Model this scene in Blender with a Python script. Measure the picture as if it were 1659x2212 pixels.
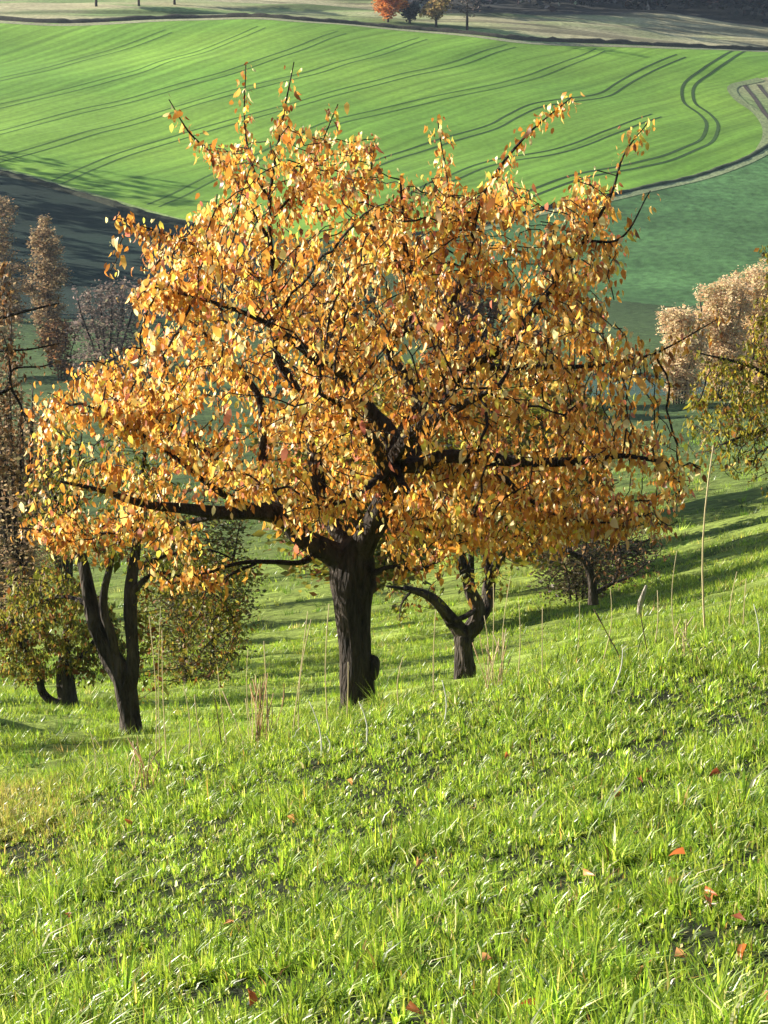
import bpy, math, random
import numpy as np
from mathutils import Matrix, Vector
R = math.radians
rng = np.random.default_rng(7)
random.seed(7)
for o in list(bpy.data.objects): bpy.data.objects.remove(o)
scene = bpy.context.scene
COL = scene.collection

# ------------------------------------------------------------------ camera
FPX = 1911.0                      # focal length in pixels of the 768 x 1024 frame
PITCH = math.atan(412.0 / FPX)    # horizon lies above the middle by 412 px
cam = bpy.data.cameras.new('camera'); cam.sensor_fit = 'VERTICAL'; cam.sensor_height = 36
cam.lens = 36 * FPX / 1024; cam.clip_start = 0.1; cam.clip_end = 9000
camo = bpy.data.objects.new('camera', cam); COL.objects.link(camo)
camo.location = (0, 0, 0); camo.rotation_euler = (math.pi / 2 - PITCH, 0, 0)
scene.camera = camo

# ------------------------------------------------------------------ light
SUN_AZ = R(73)      # towards the left of the viewing direction
SUN_EL = R(20)
SUN_DIR = Vector((-math.sin(SUN_AZ) * math.cos(SUN_EL), math.cos(SUN_AZ) * math.cos(SUN_EL), math.sin(SUN_EL)))
world = bpy.data.worlds.new('World'); scene.world = world; world.use_nodes = True
wn = world.node_tree.nodes; wl = world.node_tree.links
bg = wn['Background']; sky = wn.new('ShaderNodeTexSky'); sky.sky_type = 'NISHITA'
sky.sun_disc = False; sky.sun_elevation = SUN_EL; sky.sun_rotation = -SUN_AZ
sky.air_density = 1.0; sky.dust_density = 1.0
wl.new(sky.outputs[0], bg.inputs[0]); bg.inputs[1].default_value = 0.05
sl = bpy.data.lights.new('sun', 'SUN'); sl.energy = 5.0; sl.angle = R(0.53); sl.color = (1.0, 0.93, 0.80)
so = bpy.data.objects.new('sun', sl); COL.objects.link(so)
so.rotation_euler = SUN_DIR.to_track_quat('Z', 'Y').to_euler()
so.location = (-40, 20, 60)
vs = scene.view_settings
vs.view_transform = 'Standard'; vs.look = 'None'; vs.gamma = 1.0; vs.use_curve_mapping = False
vs.exposure = 1.72
scene.render.engine = 'CYCLES'
scene.cycles.use_denoising = True; scene.cycles.denoiser = 'OPENIMAGEDENOISE'; scene.cycles.denoising_input_passes = 'RGB_ALBEDO_NORMAL'
scene.cycles.max_bounces = 6; scene.cycles.diffuse_bounces = 3; scene.cycles.transmission_bounces = 4
scene.cycles.glossy_bounces = 2; scene.cycles.volume_bounces = 0; scene.cycles.transparent_max_bounces = 6

# ------------------------------------------------------------------ helpers
def s2l(c):
    c = np.asarray(c, float) / 255.0
    return np.where(c <= 0.04045, c / 12.92, ((c + 0.055) / 1.055) ** 2.4)

def tag(o, label=None, cat=None, group=None, kind=None):
    if label: o['label'] = label
    if cat: o['category'] = cat
    if group: o['group'] = group
    if kind: o['kind'] = kind
    return o

def empty(name, loc):
    o = bpy.data.objects.new(name, None); COL.objects.link(o); o.location = loc
    o.empty_display_size = 0.2
    return o

def mesh_np(name, v, tris=None, quads=None, col=None, mat=None, parent=None, smooth=False, link=True):
    v = np.asarray(v, np.float32)
    me = bpy.data.meshes.new(name)
    nt = 0 if tris is None else len(tris); nq = 0 if quads is None else len(quads)
    me.vertices.add(len(v)); me.vertices.foreach_set('co', v.ravel())
    loops = []
    starts = []
    if nt:
        loops.append(np.asarray(tris, np.int32).ravel()); starts.append(np.arange(nt) * 3)
    if nq:
        loops.append(np.asarray(quads, np.int32).ravel()); starts.append(nt * 3 + np.arange(nq) * 4)
    lp = np.concatenate(loops)
    me.loops.add(len(lp)); me.loops.foreach_set('vertex_index', lp.astype(np.int32))
    me.polygons.add(nt + nq); me.polygons.foreach_set('loop_start', np.concatenate(starts).astype(np.int32))
    me.update(calc_edges=True)
    if smooth:
        me.polygons.foreach_set('use_smooth', np.ones(nt + nq, bool))
    if col is not None:
        a = me.color_attributes.new('Col', 'FLOAT_COLOR', 'POINT')
        c4 = np.ones((len(v), 4), np.float32); c4[:, :3] = col
        a.data.foreach_set('color', c4.ravel())
    if mat: me.materials.append(mat)
    if not link: return me
    o = bpy.data.objects.new(name, me); COL.objects.link(o)
    if parent is not None:
        o.parent = parent
        o.matrix_parent_inverse = Matrix.Translation(parent.location).inverted()
    return o

def hash2(ix, iy, seed):
    h = (ix.astype(np.int64) * 374761393 + iy.astype(np.int64) * 668265263 + seed * 1442695041) & 0x7fffffff
    h = ((h ^ (h >> 13)) * 1274126177) & 0x7fffffff
    h = h ^ (h >> 16)
    return (h & 0xffff) / 65535.0

def vnoise(x, y, seed=0):
    x = np.asarray(x, float); y = np.asarray(y, float)
    ix = np.floor(x); iy = np.floor(y); fx = x - ix; fy = y - iy
    fx = fx * fx * (3 - 2 * fx); fy = fy * fy * (3 - 2 * fy)
    a = hash2(ix, iy, seed); b = hash2(ix + 1, iy, seed); c = hash2(ix, iy + 1, seed); d = hash2(ix + 1, iy + 1, seed)
    return (a * (1 - fx) + b * fx) * (1 - fy) + (c * (1 - fx) + d * fx) * fy

def fbm(x, y, seed=0, octv=3):
    s = 0; amp = 0.5; t = 0
    for k in range(octv):
        s = s + amp * vnoise(x * 2 ** k, y * 2 ** k, seed + k * 17); t += amp; amp *= 0.5
    return s / t

def sstep(a, b, x):
    t = np.clip((x - a) / (b - a), 0, 1); return t * t * (3 - 2 * t)

# a pixel of the photograph (given on a 1659 x 2212 scale) is a direction from the camera
K = 768.0 / 1659.0
CP, SP = math.cos(PITCH), math.sin(PITCH)
def ray(dx, dy):
    a = (np.asarray(dx, float) * K - 384) / FPX; b = -(np.asarray(dy, float) * K - 512) / FPX
    yy = CP + b * SP; zz = -SP + b * CP
    return a / yy, zz / yy            # x per y, z per y
def at_depth(dx, dy, y):
    u, w = ray(dx, dy); return np.array([u * y, y + 0 * u, w * y]).T
def row_ratio(r):
    b = -(np.asarray(r, float) - 512) / FPX
    return (-SP + b * CP) / (CP + b * SP)

# ------------------------------------------------------------------ terrain height
FY = np.array([-30, -6, 0, 6.4, 9, 12, 15, 17, 20, 23.0])
FR = np.array([0, 0, 0, 1024, 885, 787, 716, 709, 718, 711.0])
FZ = np.where(FR > 0, FY * row_ratio(FR), 0); FZ[0] = 4.5; FZ[1] = -0.25; FZ[2] = -1.68
TY = np.array([17, 20, 24, 30, 36, 45, 60, 90, 130, 160, 200, 225, 260, 290, 320, 345, 366, 385, 420, 520, 700, 1000, 1600, 3000.0])
TL = np.array([812, 787, 757, 728, 712, 694, 660, 590, 480, 420, 350, 290, 225, 164, 105, 62, 28, 14, 3, -22, -60, -120, -190, -230.0])
TC = np.array([709, 718, 710, 701, 690, 668, 630, 540, 450, 400, 340, 300, 236, 173, 110, 64, 30, 16, 6, -18, -60, -120, -190, -230.0])
TR = np.array([617, 635, 632, 621, 610, 590, 548, 480, 420, 395, 345, 305, 242, 186, 132, 90, 58, 44, 26, 0, -50, -110, -190, -230.0])
def pchip(xs, ys, x):
    h = np.diff(xs); d = np.diff(ys) / h
    m = np.zeros_like(ys)
    m[0] = d[0]; m[-1] = d[-1]
    for i in range(1, len(xs) - 1):
        m[i] = (h[i] * d[i - 1] + h[i - 1] * d[i]) / (h[i - 1] + h[i])
    x = np.clip(x, xs[0], xs[-1])
    i = np.clip(np.searchsorted(xs, x) - 1, 0, len(xs) - 2)
    t = (x - xs[i]) / h[i]
    h00 = 2 * t**3 - 3 * t**2 + 1; h10 = t**3 - 2 * t**2 + t; h01 = -2 * t**3 + 3 * t**2; h11 = t**3 - t**2
    return h00 * ys[i] + h10 * h[i] * m[i] + h01 * ys[i + 1] + h11 * h[i] * m[i + 1]
ZL, ZC, ZR = TY * row_ratio(TL), TY * row_ratio(TC), TY * row_ratio(TR)
POND = (20.5, 169.0, 13.0, 7.0)        # centre x, y, half sizes
def base_z(x, y):
    x = np.asarray(x, float); y = np.asarray(y, float)
    zf = pchip(FY, FZ, y) + 0.24 * 9.0 * np.tanh(x / 9.0)
    yy = np.maximum(y, 17.0)
    u = x / yy
    uc = np.clip(u, -0.22, 0.22)
    l, c, r = pchip(TY, ZL, yy), pchip(TY, ZC, yy), pchip(TY, ZR, yy)
    q = uc / 0.2
    z = c + (r - l) / 2 * q + (r + l - 2 * c) / 2 * q * q
    slope = (r - l) / 2 / 0.2 + (r + l - 2 * c) * q / 0.2
    ext = u - uc
    z = z + slope * 0.35 * np.tanh(ext / 0.35)
    # hillside climbing on the left beyond the frame
    z = z + sstep(-0.24, -0.75, u) * sstep(150, 230, y) * 0.06 * yy
    w = sstep(16.0, 22.0, y)
    z = zf * (1 - w) + z * w
    return z
pz0 = float(base_z(POND[0], POND[1])) - 0.3
def terrace(x, y):
    """0..1 across one near terrace (riser above 0.72), 0..1 across one far terrace, strength of each"""
    ph = y * 0.50 - x * 0.10 + 3.2 * fbm(x * 0.09, y * 0.12, 11); t1 = ph - np.floor(ph)
    a1 = sstep(18, 23, y) * sstep(85, 50, y) * (0.30 + 0.70 * sstep(0.25, 0.6, vnoise(x * 0.22, y * 0.3, 19)))
    ph = y * 0.20 - x * 0.03 + 2.6 * fbm(x * 0.035, y * 0.05, 31); t2 = ph - np.floor(ph)
    a2 = sstep(45, 75, y) * sstep(200, 150, y) * (0.25 + 0.75 * vnoise(x * 0.06, y * 0.1, 23))
    return t1, a1, t2, a2
def zt(x, y):
    x = np.asarray(x, float); y = np.asarray(y, float)
    z = base_z(x, y)
    z = z + 0.05 * (fbm(x * 1.7, y * 1.7, 3) - 0.5) * sstep(40, 15, y)
    z = z + 0.10 * (vnoise(x * 0.45, y * 0.45, 5) - 0.5) * sstep(2, 6, y) * sstep(60, 30, y)
    # cattle terraces across the pasture slope
    t1, a1, t2, a2 = terrace(x, y)
    z = z + 0.34 * a1 * (np.where(t1 < 0.72, t1 / 0.72, (1 - t1) / 0.28) - 0.5)
    z = z + 0.10 * (fbm(x * 1.3, y * 1.6, 27) - 0.5) * sstep(18, 24, y) * sstep(80, 50, y)
    z = z + 0.75 * a2 * (np.where(t2 < 0.7, t2 / 0.7, (1 - t2) / 0.3) - 0.5)
    # long swells of the field and the pasture above
    far = sstep(200, 240, y) * sstep(900, 600, y)
    z = z + far * 2.8 * (fbm(x * 0.020 + y * 0.012, y * 0.030 - x * 0.008, 41) - 0.5) * 2 * 0.55
    rp = sstep(372, 385, y) * sstep(700, 500, y)
    z = z + rp * 0.9 * (vnoise(x * 0.05, y * 0.13, 53) - 0.5) * 2
    d = np.sqrt(((x - POND[0]) / POND[2]) ** 2 + ((y - POND[1]) / POND[3]) ** 2) + 0.22 * (vnoise(x * 0.3, y * 0.3, 61) - 0.5)
    pw = sstep(1.5, 1.1, d)
    z = z * (1 - pw) + pw * (pz0 + 0.25)
    z = z - 0.7 * sstep(1.08, 0.9, d)
    return z
def ground_hit(dx, dy, ymin=5.0, ymax=1500.0):
    u, w = ray(float(dx), float(dy))
    ys = np.concatenate([np.arange(ymin, 60, 0.05), np.arange(max(60, ymin), 600, 0.25), np.arange(600, ymax, 2)])
    ys = ys[ys >= ymin]
    g = zt(u * ys, ys) - w * ys
    i = np.argmax(g > 0)
    if not (g > 0).any(): i = len(ys) - 1
    y = ys[i]
    return np.array([u * y, y, float(zt(u * y, y))])
def ground_at(dx, y):
    u, _ = ray(float(dx), 1000.0)
    return np.array([u * y, y, float(zt(u * y, y))])

# ------------------------------------------------------------------ materials
def new_mat(name):
    m = bpy.data.materials.new(name); m.use_nodes = True
    m.node_tree.nodes.clear()
    return m, m.node_tree.nodes, m.node_tree.links

def foliage_mat(name, transl=0.45, rough=0.5, boost=1.15, spec=0.3, tint=(1, 1, 1)):
    m, n, l = new_mat(name)
    out = n.new('ShaderNodeOutputMaterial'); mix = n.new('ShaderNodeMixShader')
    at = n.new('ShaderNodeAttribute'); at.attribute_name = 'Col'
    p = n.new('ShaderNodeBsdfPrincipled'); p.inputs['Roughness'].default_value = rough
    p.inputs['Specular IOR Level'].default_value = spec
    tr = n.new('ShaderNodeBsdfTranslucent')
    mu = n.new('ShaderNodeMix'); mu.data_type = 'RGBA'; mu.blend_type = 'MULTIPLY'; mu.inputs[0].default_value = 1
    mu.inputs[7].default_value = (boost * tint[0], boost * tint[1], boost * tint[2], 1)
    l.new(at.outputs[0], mu.inputs[6]); l.new(at.outputs[0], p.inputs[0]); l.new(mu.outputs[2], tr.inputs[0])
    mix.inputs[0].default_value = transl
    l.new(p.outputs[0], mix.inputs[1]); l.new(tr.outputs[0], mix.inputs[2]); l.new(mix.outputs[0], out.inputs[0])
    return m

def ground_mat(name, scale=3.0, stretch=(1, 1, 1), rot=0.0, contrast=0.5, bump=0.3, bump_d=0.05, rough=0.9, scale2=0.05, c2=0.25, stripes=None):
    """vertex colour 'Col' times two scales of noise"""
    m, n, l = new_mat(name)
    out = n.new('ShaderNodeOutputMaterial'); p = n.new('ShaderNodeBsdfPrincipled')
    p.inputs['Roughness'].default_value = rough; p.inputs['Specular IOR Level'].default_value = 0.15
    at = n.new('ShaderNodeAttribute'); at.attribute_name = 'Col'
    tc = n.new('ShaderNodeTexCoord'); mp = n.new('ShaderNodeMapping')
    mp.inputs['Rotation'].default_value = (0, 0, rot); mp.inputs['Scale'].default_value = stretch
    l.new(tc.outputs['Object'], mp.inputs[0])
    n1 = n.new('ShaderNodeTexNoise'); n1.inputs['Scale'].default_value = scale; n1.inputs['Detail'].default_value = 6; n1.inputs['Roughness'].default_value = 0.65
    l.new(mp.outputs[0], n1.inputs['Vector'])
    n2 = n.new('ShaderNodeTexNoise'); n2.inputs['Scale'].default_value = scale2; n2.inputs['Detail'].default_value = 4
    l.new(tc.outputs['Object'], n2.inputs['Vector'])
    r1 = n.new('ShaderNodeMapRange'); r1.inputs[1].default_value = 0.25; r1.inputs[2].default_value = 0.75; r1.inputs[3].default_value = 1 - contrast; r1.inputs[4].default_value = 1 + contrast
    l.new(n1.outputs[0], r1.inputs[0])
    r2 = n.new('ShaderNodeMapRange'); r2.inputs[1].default_value = 0.3; r2.inputs[2].default_value = 0.7; r2.inputs[3].default_value = 1 - c2; r2.inputs[4].default_value = 1 + c2
    l.new(n2.outputs[0], r2.inputs[0])
    mm = n.new('ShaderNodeMath'); mm.operation = 'MULTIPLY'; l.new(r1.outputs[0], mm.inputs[0]); l.new(r2.outputs[0], mm.inputs[1])
    last = mm.outputs[0]
    if stripes:
        mp2 = n.new('ShaderNodeMapping'); mp2.vector_type = 'TEXTURE'; mp2.inputs['Rotation'].default_value = (0, 0, stripes[0]); mp2.inputs['Scale'].default_value = (1 / stripes[1], 1 / stripes[2], 50)
        l.new(tc.outputs['Object'], mp2.inputs[0])
        n3 = n.new('ShaderNodeTexNoise'); n3.inputs['Scale'].default_value = 1; n3.inputs['Detail'].default_value = 3
        l.new(mp2.outputs[0], n3.inputs['Vector'])
        r3 = n.new('ShaderNodeMapRange'); r3.inputs[1].default_value = 0.3; r3.inputs[2].default_value = 0.7; r3.inputs[3].default_value = 1 - stripes[3]; r3.inputs[4].default_value = 1 + stripes[3]
        l.new(n3.outputs[0], r3.inputs[0])
        m2 = n.new('ShaderNodeMath'); m2.operation = 'MULTIPLY'; l.new(last, m2.inputs[0]); l.new(r3.outputs[0], m2.inputs[1]); last = m2.outputs[0]
    sc = n.new('ShaderNodeVectorMath'); sc.operation = 'SCALE'; l.new(at.outputs[0], sc.inputs[0]); l.new(last, sc.inputs['Scale'])
    l.new(sc.outputs[0], p.inputs[0])
    b = n.new('ShaderNodeBump'); b.inputs['Strength'].default_value = bump; b.inputs['Distance'].default_value = bump_d
    l.new(n1.outputs[0], b.inputs['Height']); l.new(b.outputs[0], p.inputs['Normal'])
    l.new(p.outputs[0], out.inputs[0])
    return m

def bark_mat(name, c1, c2, scale=9.0, moss=None):
    m, n, l = new_mat(name)
    out = n.new('ShaderNodeOutputMaterial'); p = n.new('ShaderNodeBsdfPrincipled')
    p.inputs['Roughness'].default_value = 0.88; p.inputs['Specular IOR Level'].default_value = 0.2
    tc = n.new('ShaderNodeTexCoord'); mp = n.new('ShaderNodeMapping'); mp.inputs['Scale'].default_value = (1, 1, 0.22)
    l.new(tc.outputs['Object'], mp.inputs[0])
    n1 = n.new('ShaderNodeTexNoise'); n1.inputs['Scale'].default_value = scale; n1.inputs['Detail'].default_value = 8; n1.inputs['Roughness'].default_value = 0.7
    l.new(mp.outputs[0], n1.inputs['Vector'])
    v = n.new('ShaderNodeTexVoronoi'); v.feature = 'DISTANCE_TO_EDGE'; v.inputs['Scale'].default_value = scale * 2.2
    l.new(mp.outputs[0], v.inputs['Vector'])
    cr = n.new('ShaderNodeValToRGB'); cr.color_ramp.elements[0].position = 0.35; cr.color_ramp.elements[1].position = 0.68
    cr.color_ramp.elements[0].color = (*c1, 1); cr.color_ramp.elements[1].color = (*c2, 1)
    l.new(n1.outputs[0], cr.inputs[0]); l.new(cr.outputs[0], p.inputs[0])
    ad = n.new('ShaderNodeMath'); ad.operation = 'MULTIPLY_ADD'; ad.inputs[1].default_value = 1.5
    l.new(v.outputs[0], ad.inputs[0]); l.new(n1.outputs[0], ad.inputs[2])
    b = n.new('ShaderNodeBump'); b.inputs['Strength'].default_value = 1.0; b.inputs['Distance'].default_value = 0.05
    l.new(ad.outputs[0], b.inputs['Height']); l.new(b.outputs[0], p.inputs['Normal'])
    l.new(p.outputs[0], out.inputs[0])
    return m

M_LEAF = foliage_mat('autumn_leaf', 0.5, 0.4, 1.1, 0.45)
M_GREEN = foliage_mat('olive_leaf', 0.45, 0.5, 1.1)
M_TWIGLEAF = foliage_mat('dry_leaf', 0.45, 0.7, 1.0, 0.1)
M_GRASS = foliage_mat('grass_blade', 0.48, 0.34, 1.2, 0.45, (1.1, 1.1, 0.7))
M_STALK = foliage_mat('dry_stalk', 0.2, 0.6, 1.0, 0.25)
M_BARK = bark_mat('cherry_bark', (0.010, 0.008, 0.007), (0.078, 0.060, 0.047))
M_BARK2 = bark_mat('apple_bark', (0.012, 0.009, 0.008), (0.100, 0.080, 0.062), 7)
M_TWIG = bark_mat('twig_bark', (0.02, 0.015, 0.012), (0.06, 0.046, 0.036), 20)
M_GTWIG = bark_mat('grey_twig', (0.10, 0.075, 0.06), (0.22, 0.18, 0.15), 10)
M_PTWIG = bark_mat('tan_twig', (0.20, 0.12, 0.08), (0.36, 0.23, 0.15), 10)

# ------------------------------------------------------------------ ground: one sheet, faces shared out to the fields
def axis(segs):
    out = [segs[0][0]]
    for a, b, s in segs:
        n = max(1, int(round((b - a) / s))); out += list(np.linspace(a, b, n + 1)[1:])
    return np.array(out)
gx = axis([(-3000, -900, 300), (-900, -300, 60), (-300, -120, 12), (-120, -92, 3), (-92, -40, 0.8), (-40, -9, 0.6), (-9, 9, 0.3), (9, 40, 0.6), (40, 92, 0.8), (92, 120, 3), (120, 300, 12), (300, 900, 60), (900, 3000, 300)])
gy = axis([(-30, -2, 2), (-2, 5, 0.7), (5, 20, 0.3), (20, 62, 0.36), (62, 150, 1.1), (150, 205, 1.1), (205, 388, 0.55), (388, 450, 1.6), (450, 700, 8), (700, 1400, 50), (1400, 3000, 200)])
GX, GY = np.meshgrid(gx, gy)
GZ = zt(GX, GY)
nx, ny = len(gx), len(gy)
V = np.stack([GX, GY, GZ], -1).reshape(-1, 3)
ii = np.arange((nx) * (ny)).reshape(ny, nx)
Q = np.stack([ii[:-1, :-1], ii[:-1, 1:], ii[1:, 1:], ii[1:, :-1]], -1).reshape(-1, 4)
QC = V[Q].mean(1)

def in_poly(p, poly):
    x, y = p[:, 0], p[:, 1]; c = np.zeros(len(p), bool); n = len(poly); j = n - 1
    for i in range(n):
        xi, yi = poly[i]; xj, yj = poly[j]
        if yi != yj:
            c ^= ((yi > y) != (yj > y)) & (x < (xj - xi) * (y - yi) / (yj - yi) + xi)
        j = i
    return c
def drape(pts, ymin=205):
    return np.array([ground_hit(a, b, ymin, 460) for a, b in pts])
TOP = [(-420, 36), (-200, 40), (0, 46), (100, 51), (226, 49), (417, 41), (517, 38), (625, 43), (768, 54), (937, 69), (1100, 86), (1207, 93), (1433, 101), (1659, 110), (1800, 116)]
RIGHT = [(1800, 160), (1640, 170), (1585, 183), (1592, 215), (1628, 240), (1652, 275), (1652, 300), (1638, 325)]
BOT = [(1600, 345), (1500, 380), (1400, 402), (1300, 425), (1150, 455), (950, 500), (750, 520), (560, 512), (420, 487), (300, 456), (200, 425), (100, 396), (0, 370), (-150, 335), (-420, 280)]
W_TOP, W_RIGHT, W_BOT = drape(TOP), drape(RIGHT), drape(BOT)
F_POLY = [tuple(p[:2]) for p in np.concatenate([W_TOP, W_RIGHT, W_BOT])]
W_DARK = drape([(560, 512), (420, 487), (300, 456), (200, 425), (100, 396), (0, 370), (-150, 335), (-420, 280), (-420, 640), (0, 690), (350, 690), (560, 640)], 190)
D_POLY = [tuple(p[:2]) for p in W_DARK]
W_LOW = drape([(950, 500), (1150, 455), (1300, 425), (1400, 402), (1500, 380), (1600, 345), (1638, 325), (1900, 250), (2000, 600), (1659, 650), (1450, 662), (1340, 650), (1150, 640), (950, 600)], 195)
L_POLY = [tuple(p[:2]) for p in W_LOW]
zone = np.zeros(len(Q), int)
fa = (QC[:, 1] > 190) & (QC[:, 1] < 470) & (np.abs(QC[:, 0]) < 200)
idx = np.where(fa)[0]
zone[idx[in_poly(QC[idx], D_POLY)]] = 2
zone[idx[in_poly(QC[idx], L_POLY)]] = 3
zone[idx[in_poly(QC[idx], F_POLY)]] = 1

def ground_col(p):
    x, y = p[:, 0], p[:, 1]
    c = np.empty((len(p), 3))
    soil = np.array([0.020, 0.026, 0.008]); mead = np.array([0.185, 0.240, 0.045]); vall = np.array([0.062, 0.100, 0.032])
    tan = np.array([0.42, 0.38, 0.22]); past = np.array([0.20, 0.28, 0.095]); dull = np.array([0.055, 0.090, 0.032]); wood = np.array([0.05, 0.05, 0.045])
    a = sstep(17, 22, y)[:, None]; c[:] = soil * (1 - a) + mead * a
    a = (sstep(70, 120, y))[:, None]; c = c * (1 - a) + vall * a  # valley floor shade put into a darker green
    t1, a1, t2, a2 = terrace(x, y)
    k = 1 - 0.72 * a1 * sstep(0.34, 0.10, t1) + 0.25 * a1 * sstep(0.35, 0.6, t1) * sstep(0.80, 0.7, t1)  # terrace shading put into colour: dark foot with longer grass, bright lip
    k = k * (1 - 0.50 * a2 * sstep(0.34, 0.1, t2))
    k = k * (0.55 + 0.9 * fbm(x * 0.45, y * 0.9, 131))
    c = c * k[:, None]
    a = (sstep(196, 215, y))[:, None]; c = c * (1 - a) + dull * a  # shade kept in the colour up the lower far slope
    a = (sstep(285, 330, y))[:, None]; c = c * (1 - a) + past * a
    n = fbm(x * 0.03, y * 0.10, 71); st = fbm(x * 0.02, y * 0.35, 73)
    a = (sstep(330, 360, y) * sstep(0.35, 0.6, n + 0.22 * sstep(10, 60, x)))[:, None]; c = c * (1 - a) + tan * a
    a = (sstep(345, 372, y) * (sstep(0.46, 0.36, st)))[:, None]; c = c * (1 - a * 0.55)
    a = (sstep(0.0, 0.01, x / y) * sstep(392, 400, y - np.maximum(0, x / y - .05) * 200) + sstep(470, 520, y)).clip(0, 1)[:, None]; c = c * (1 - a) + wood * a
    return c
def zone_obj(name, sel, col, mat):
    q = Q[sel]; used, inv = np.unique(q, return_inverse=True)
    v = V[used]
    o = mesh_np(name, v, quads=inv.reshape(-1, 4), col=col(v), mat=mat, smooth=True)
    o['kind'] = 'structure'
    return o
M_GROUND = ground_mat('meadow_ground', 2.2, (0.5, 1.5, 1), 0.1, 0.7, 1.0, 0.25, scale2=0.06, c2=0.25)
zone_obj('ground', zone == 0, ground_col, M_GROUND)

# drilling direction of the crop, read off one tramline
TR_C = [(-60, 302), (0, 287), (95, 262), (250, 225), (375, 190), (500, 155), (600, 120), (740, 70)]
wc = drape(TR_C)
dv = wc[-1] - wc[0]; ANG = math.atan2(dv[1], dv[0])
def field_col(v):
    n = fbm(v[:, 0] * 0.03, v[:, 1] * 0.06, 81)[:, None]
    n2 = fbm(v[:, 0] * 0.012 + 4, v[:, 1] * 0.02, 85)[:, None]
    a = np.array([0.125, 0.275, 0.035]); b = np.array([0.235, 0.385, 0.050])
    t = np.clip(0.1 + 0.9 * n + 0.5 * (n2 - 0.5), 0, 1)
    return a * (1 - t) + b * t
M_FIELD = ground_mat('young_crop', 1.2, (1, 1, 1), 0, 0.22, 0.25, 0.06, scale2=0.04, c2=0.15, stripes=(ANG, 0.02, 0.75, 0.28))
crop = zone_obj('crop_field', zone == 1, field_col, M_FIELD)
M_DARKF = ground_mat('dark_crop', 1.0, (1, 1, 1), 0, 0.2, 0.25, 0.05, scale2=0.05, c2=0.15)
zone_obj('shaded_field', zone == 2, lambda v: np.array([0.011, 0.027, 0.018]) * (0.7 + 0.6 * fbm(v[:, 0] * 0.12, v[:, 1] * 0.2, 95))[:, None], M_DARKF)  # shade over this field put into its dark crop colour
M_LOWF = ground_mat('low_crop', 0.8, (1, 1, 1), 0, 0.55, 0.6, 0.2, scale2=0.05, c2=0.2)
zone_obj('lower_field', zone == 3, lambda v: np.array([0.062, 0.138, 0.045]) * (0.55 + 0.9 * fbm(v[:, 0] * 0.10, v[:, 1] * 0.16, 91, 4))[:, None], M_LOWF)

# ------------------------------------------------------------------ tractor wheel tracks in the crop
def resample(P, step):
    P = np.asarray(P, float); d = np.r_[0, np.cumsum(np.linalg.norm(np.diff(P[:, :2], axis=0), axis=1))]
    t = np.arange(0, d[-1], step)
    out = np.stack([pchip(d, P[:, k].copy(), t) for k in range(P.shape[1])], -1)
    return out
M_SOIL = ground_mat('track_soil', 1.5, (1, 1, 1), 0, 0.3, 0.4, 0.05)
def ribbon(name, P, off, width, lift, col, mat, parent=None, hump=0.0):
    d = np.gradient(P[:, :2], axis=0); d /= np.linalg.norm(d, axis=1)[:, None] + 1e-9
    nrm = np.stack([-d[:, 1], d[:, 0]], -1)
    rows = []
    offs = np.array([-0.5, -0.28, 0, 0.28, 0.5]) if hump else np.array([-0.5, 0, 0.5])
    hs = np.array([0, 0.8, 1, 0.75, 0]) * hump if hump else np.zeros(3)
    for o_, h_ in zip(offs, hs):
        xy = P[:, :2] + nrm * (off + o_ * width)
        j = 0.35 * h_ * (vnoise(xy[:, 0] * 0.8, xy[:, 1] * 0.8, 7) - 0.5) * 2
        rows.append(np.c_[xy, zt(xy[:, 0], xy[:, 1]) + lift + h_ + j])
    n = len(P); m = len(rows); v = np.concatenate(rows)
    k = np.arange(n - 1)
    q = np.concatenate([np.stack([a * n + k, a * n + k + 1, (a + 1) * n + k + 1, (a + 1) * n + k], -1) for a in range(m - 1)])
    return mesh_np(name, v, quads=q, col=np.tile(col, (len(v), 1)), mat=mat, parent=parent, smooth=True)
TRACKS = [
 [(-60, 186), (0, 172), (100, 150), (200, 122), (300, 92), (370, 65)],
 [(-60, 243), (0, 230), (100, 207), (225, 175), (300, 155), (350, 135), (450, 107), (570, 57)],
 TR_C,
 [(-60, 360), (0, 345), (100, 317), (225, 280), (350, 245), (450, 215), (575, 182), (700, 150), (829, 112), (919, 82)],
 [(120, 395), (150, 382), (265, 335), (390, 297), (550, 250), (700, 208), (829, 175), (904, 157), (1019, 127), (1109, 98)],
 [(330, 445), (450, 388), (600, 320), (695, 275), (829, 240), (979, 205), (1069, 187), (1129, 172), (1204, 145), (1299, 107)],
 [(560, 470), (700, 400), (850, 340), (960, 305), (1004, 292), (1069, 272), (1109, 250), (1154, 230), (1214, 219), (1244, 215), (1304, 205), (1339, 185), (1364, 170), (1409, 147), (1474, 120)],
 [(800, 480), (950, 395), (1099, 345), (1179, 332), (1254, 312), (1329, 282), (1419, 250)],
 [(1100, 440), (1200, 398), (1376, 357), (1439, 343), (1493, 321), (1525, 305), (1536, 286), (1538, 267), (1520, 245), (1493, 226), (1485, 207), (1487, 188), (1501, 172), (1528, 153), (1561, 131), (1588, 114), (1600, 108)],
]
for k, t in enumerate(TRACKS):
    P = resample(drape(t), 0.8)
    wd = (0.55 if k == 8 else 0.4) if k >= 6 else 0.3
    for s in (-0.95, 0.95):
        ribbon('wheel_track', P, s, wd, 0.03, (0.048, 0.095, 0.024) if k >= 6 else (0.080, 0.155, 0.032), M_SOIL, crop)
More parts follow.
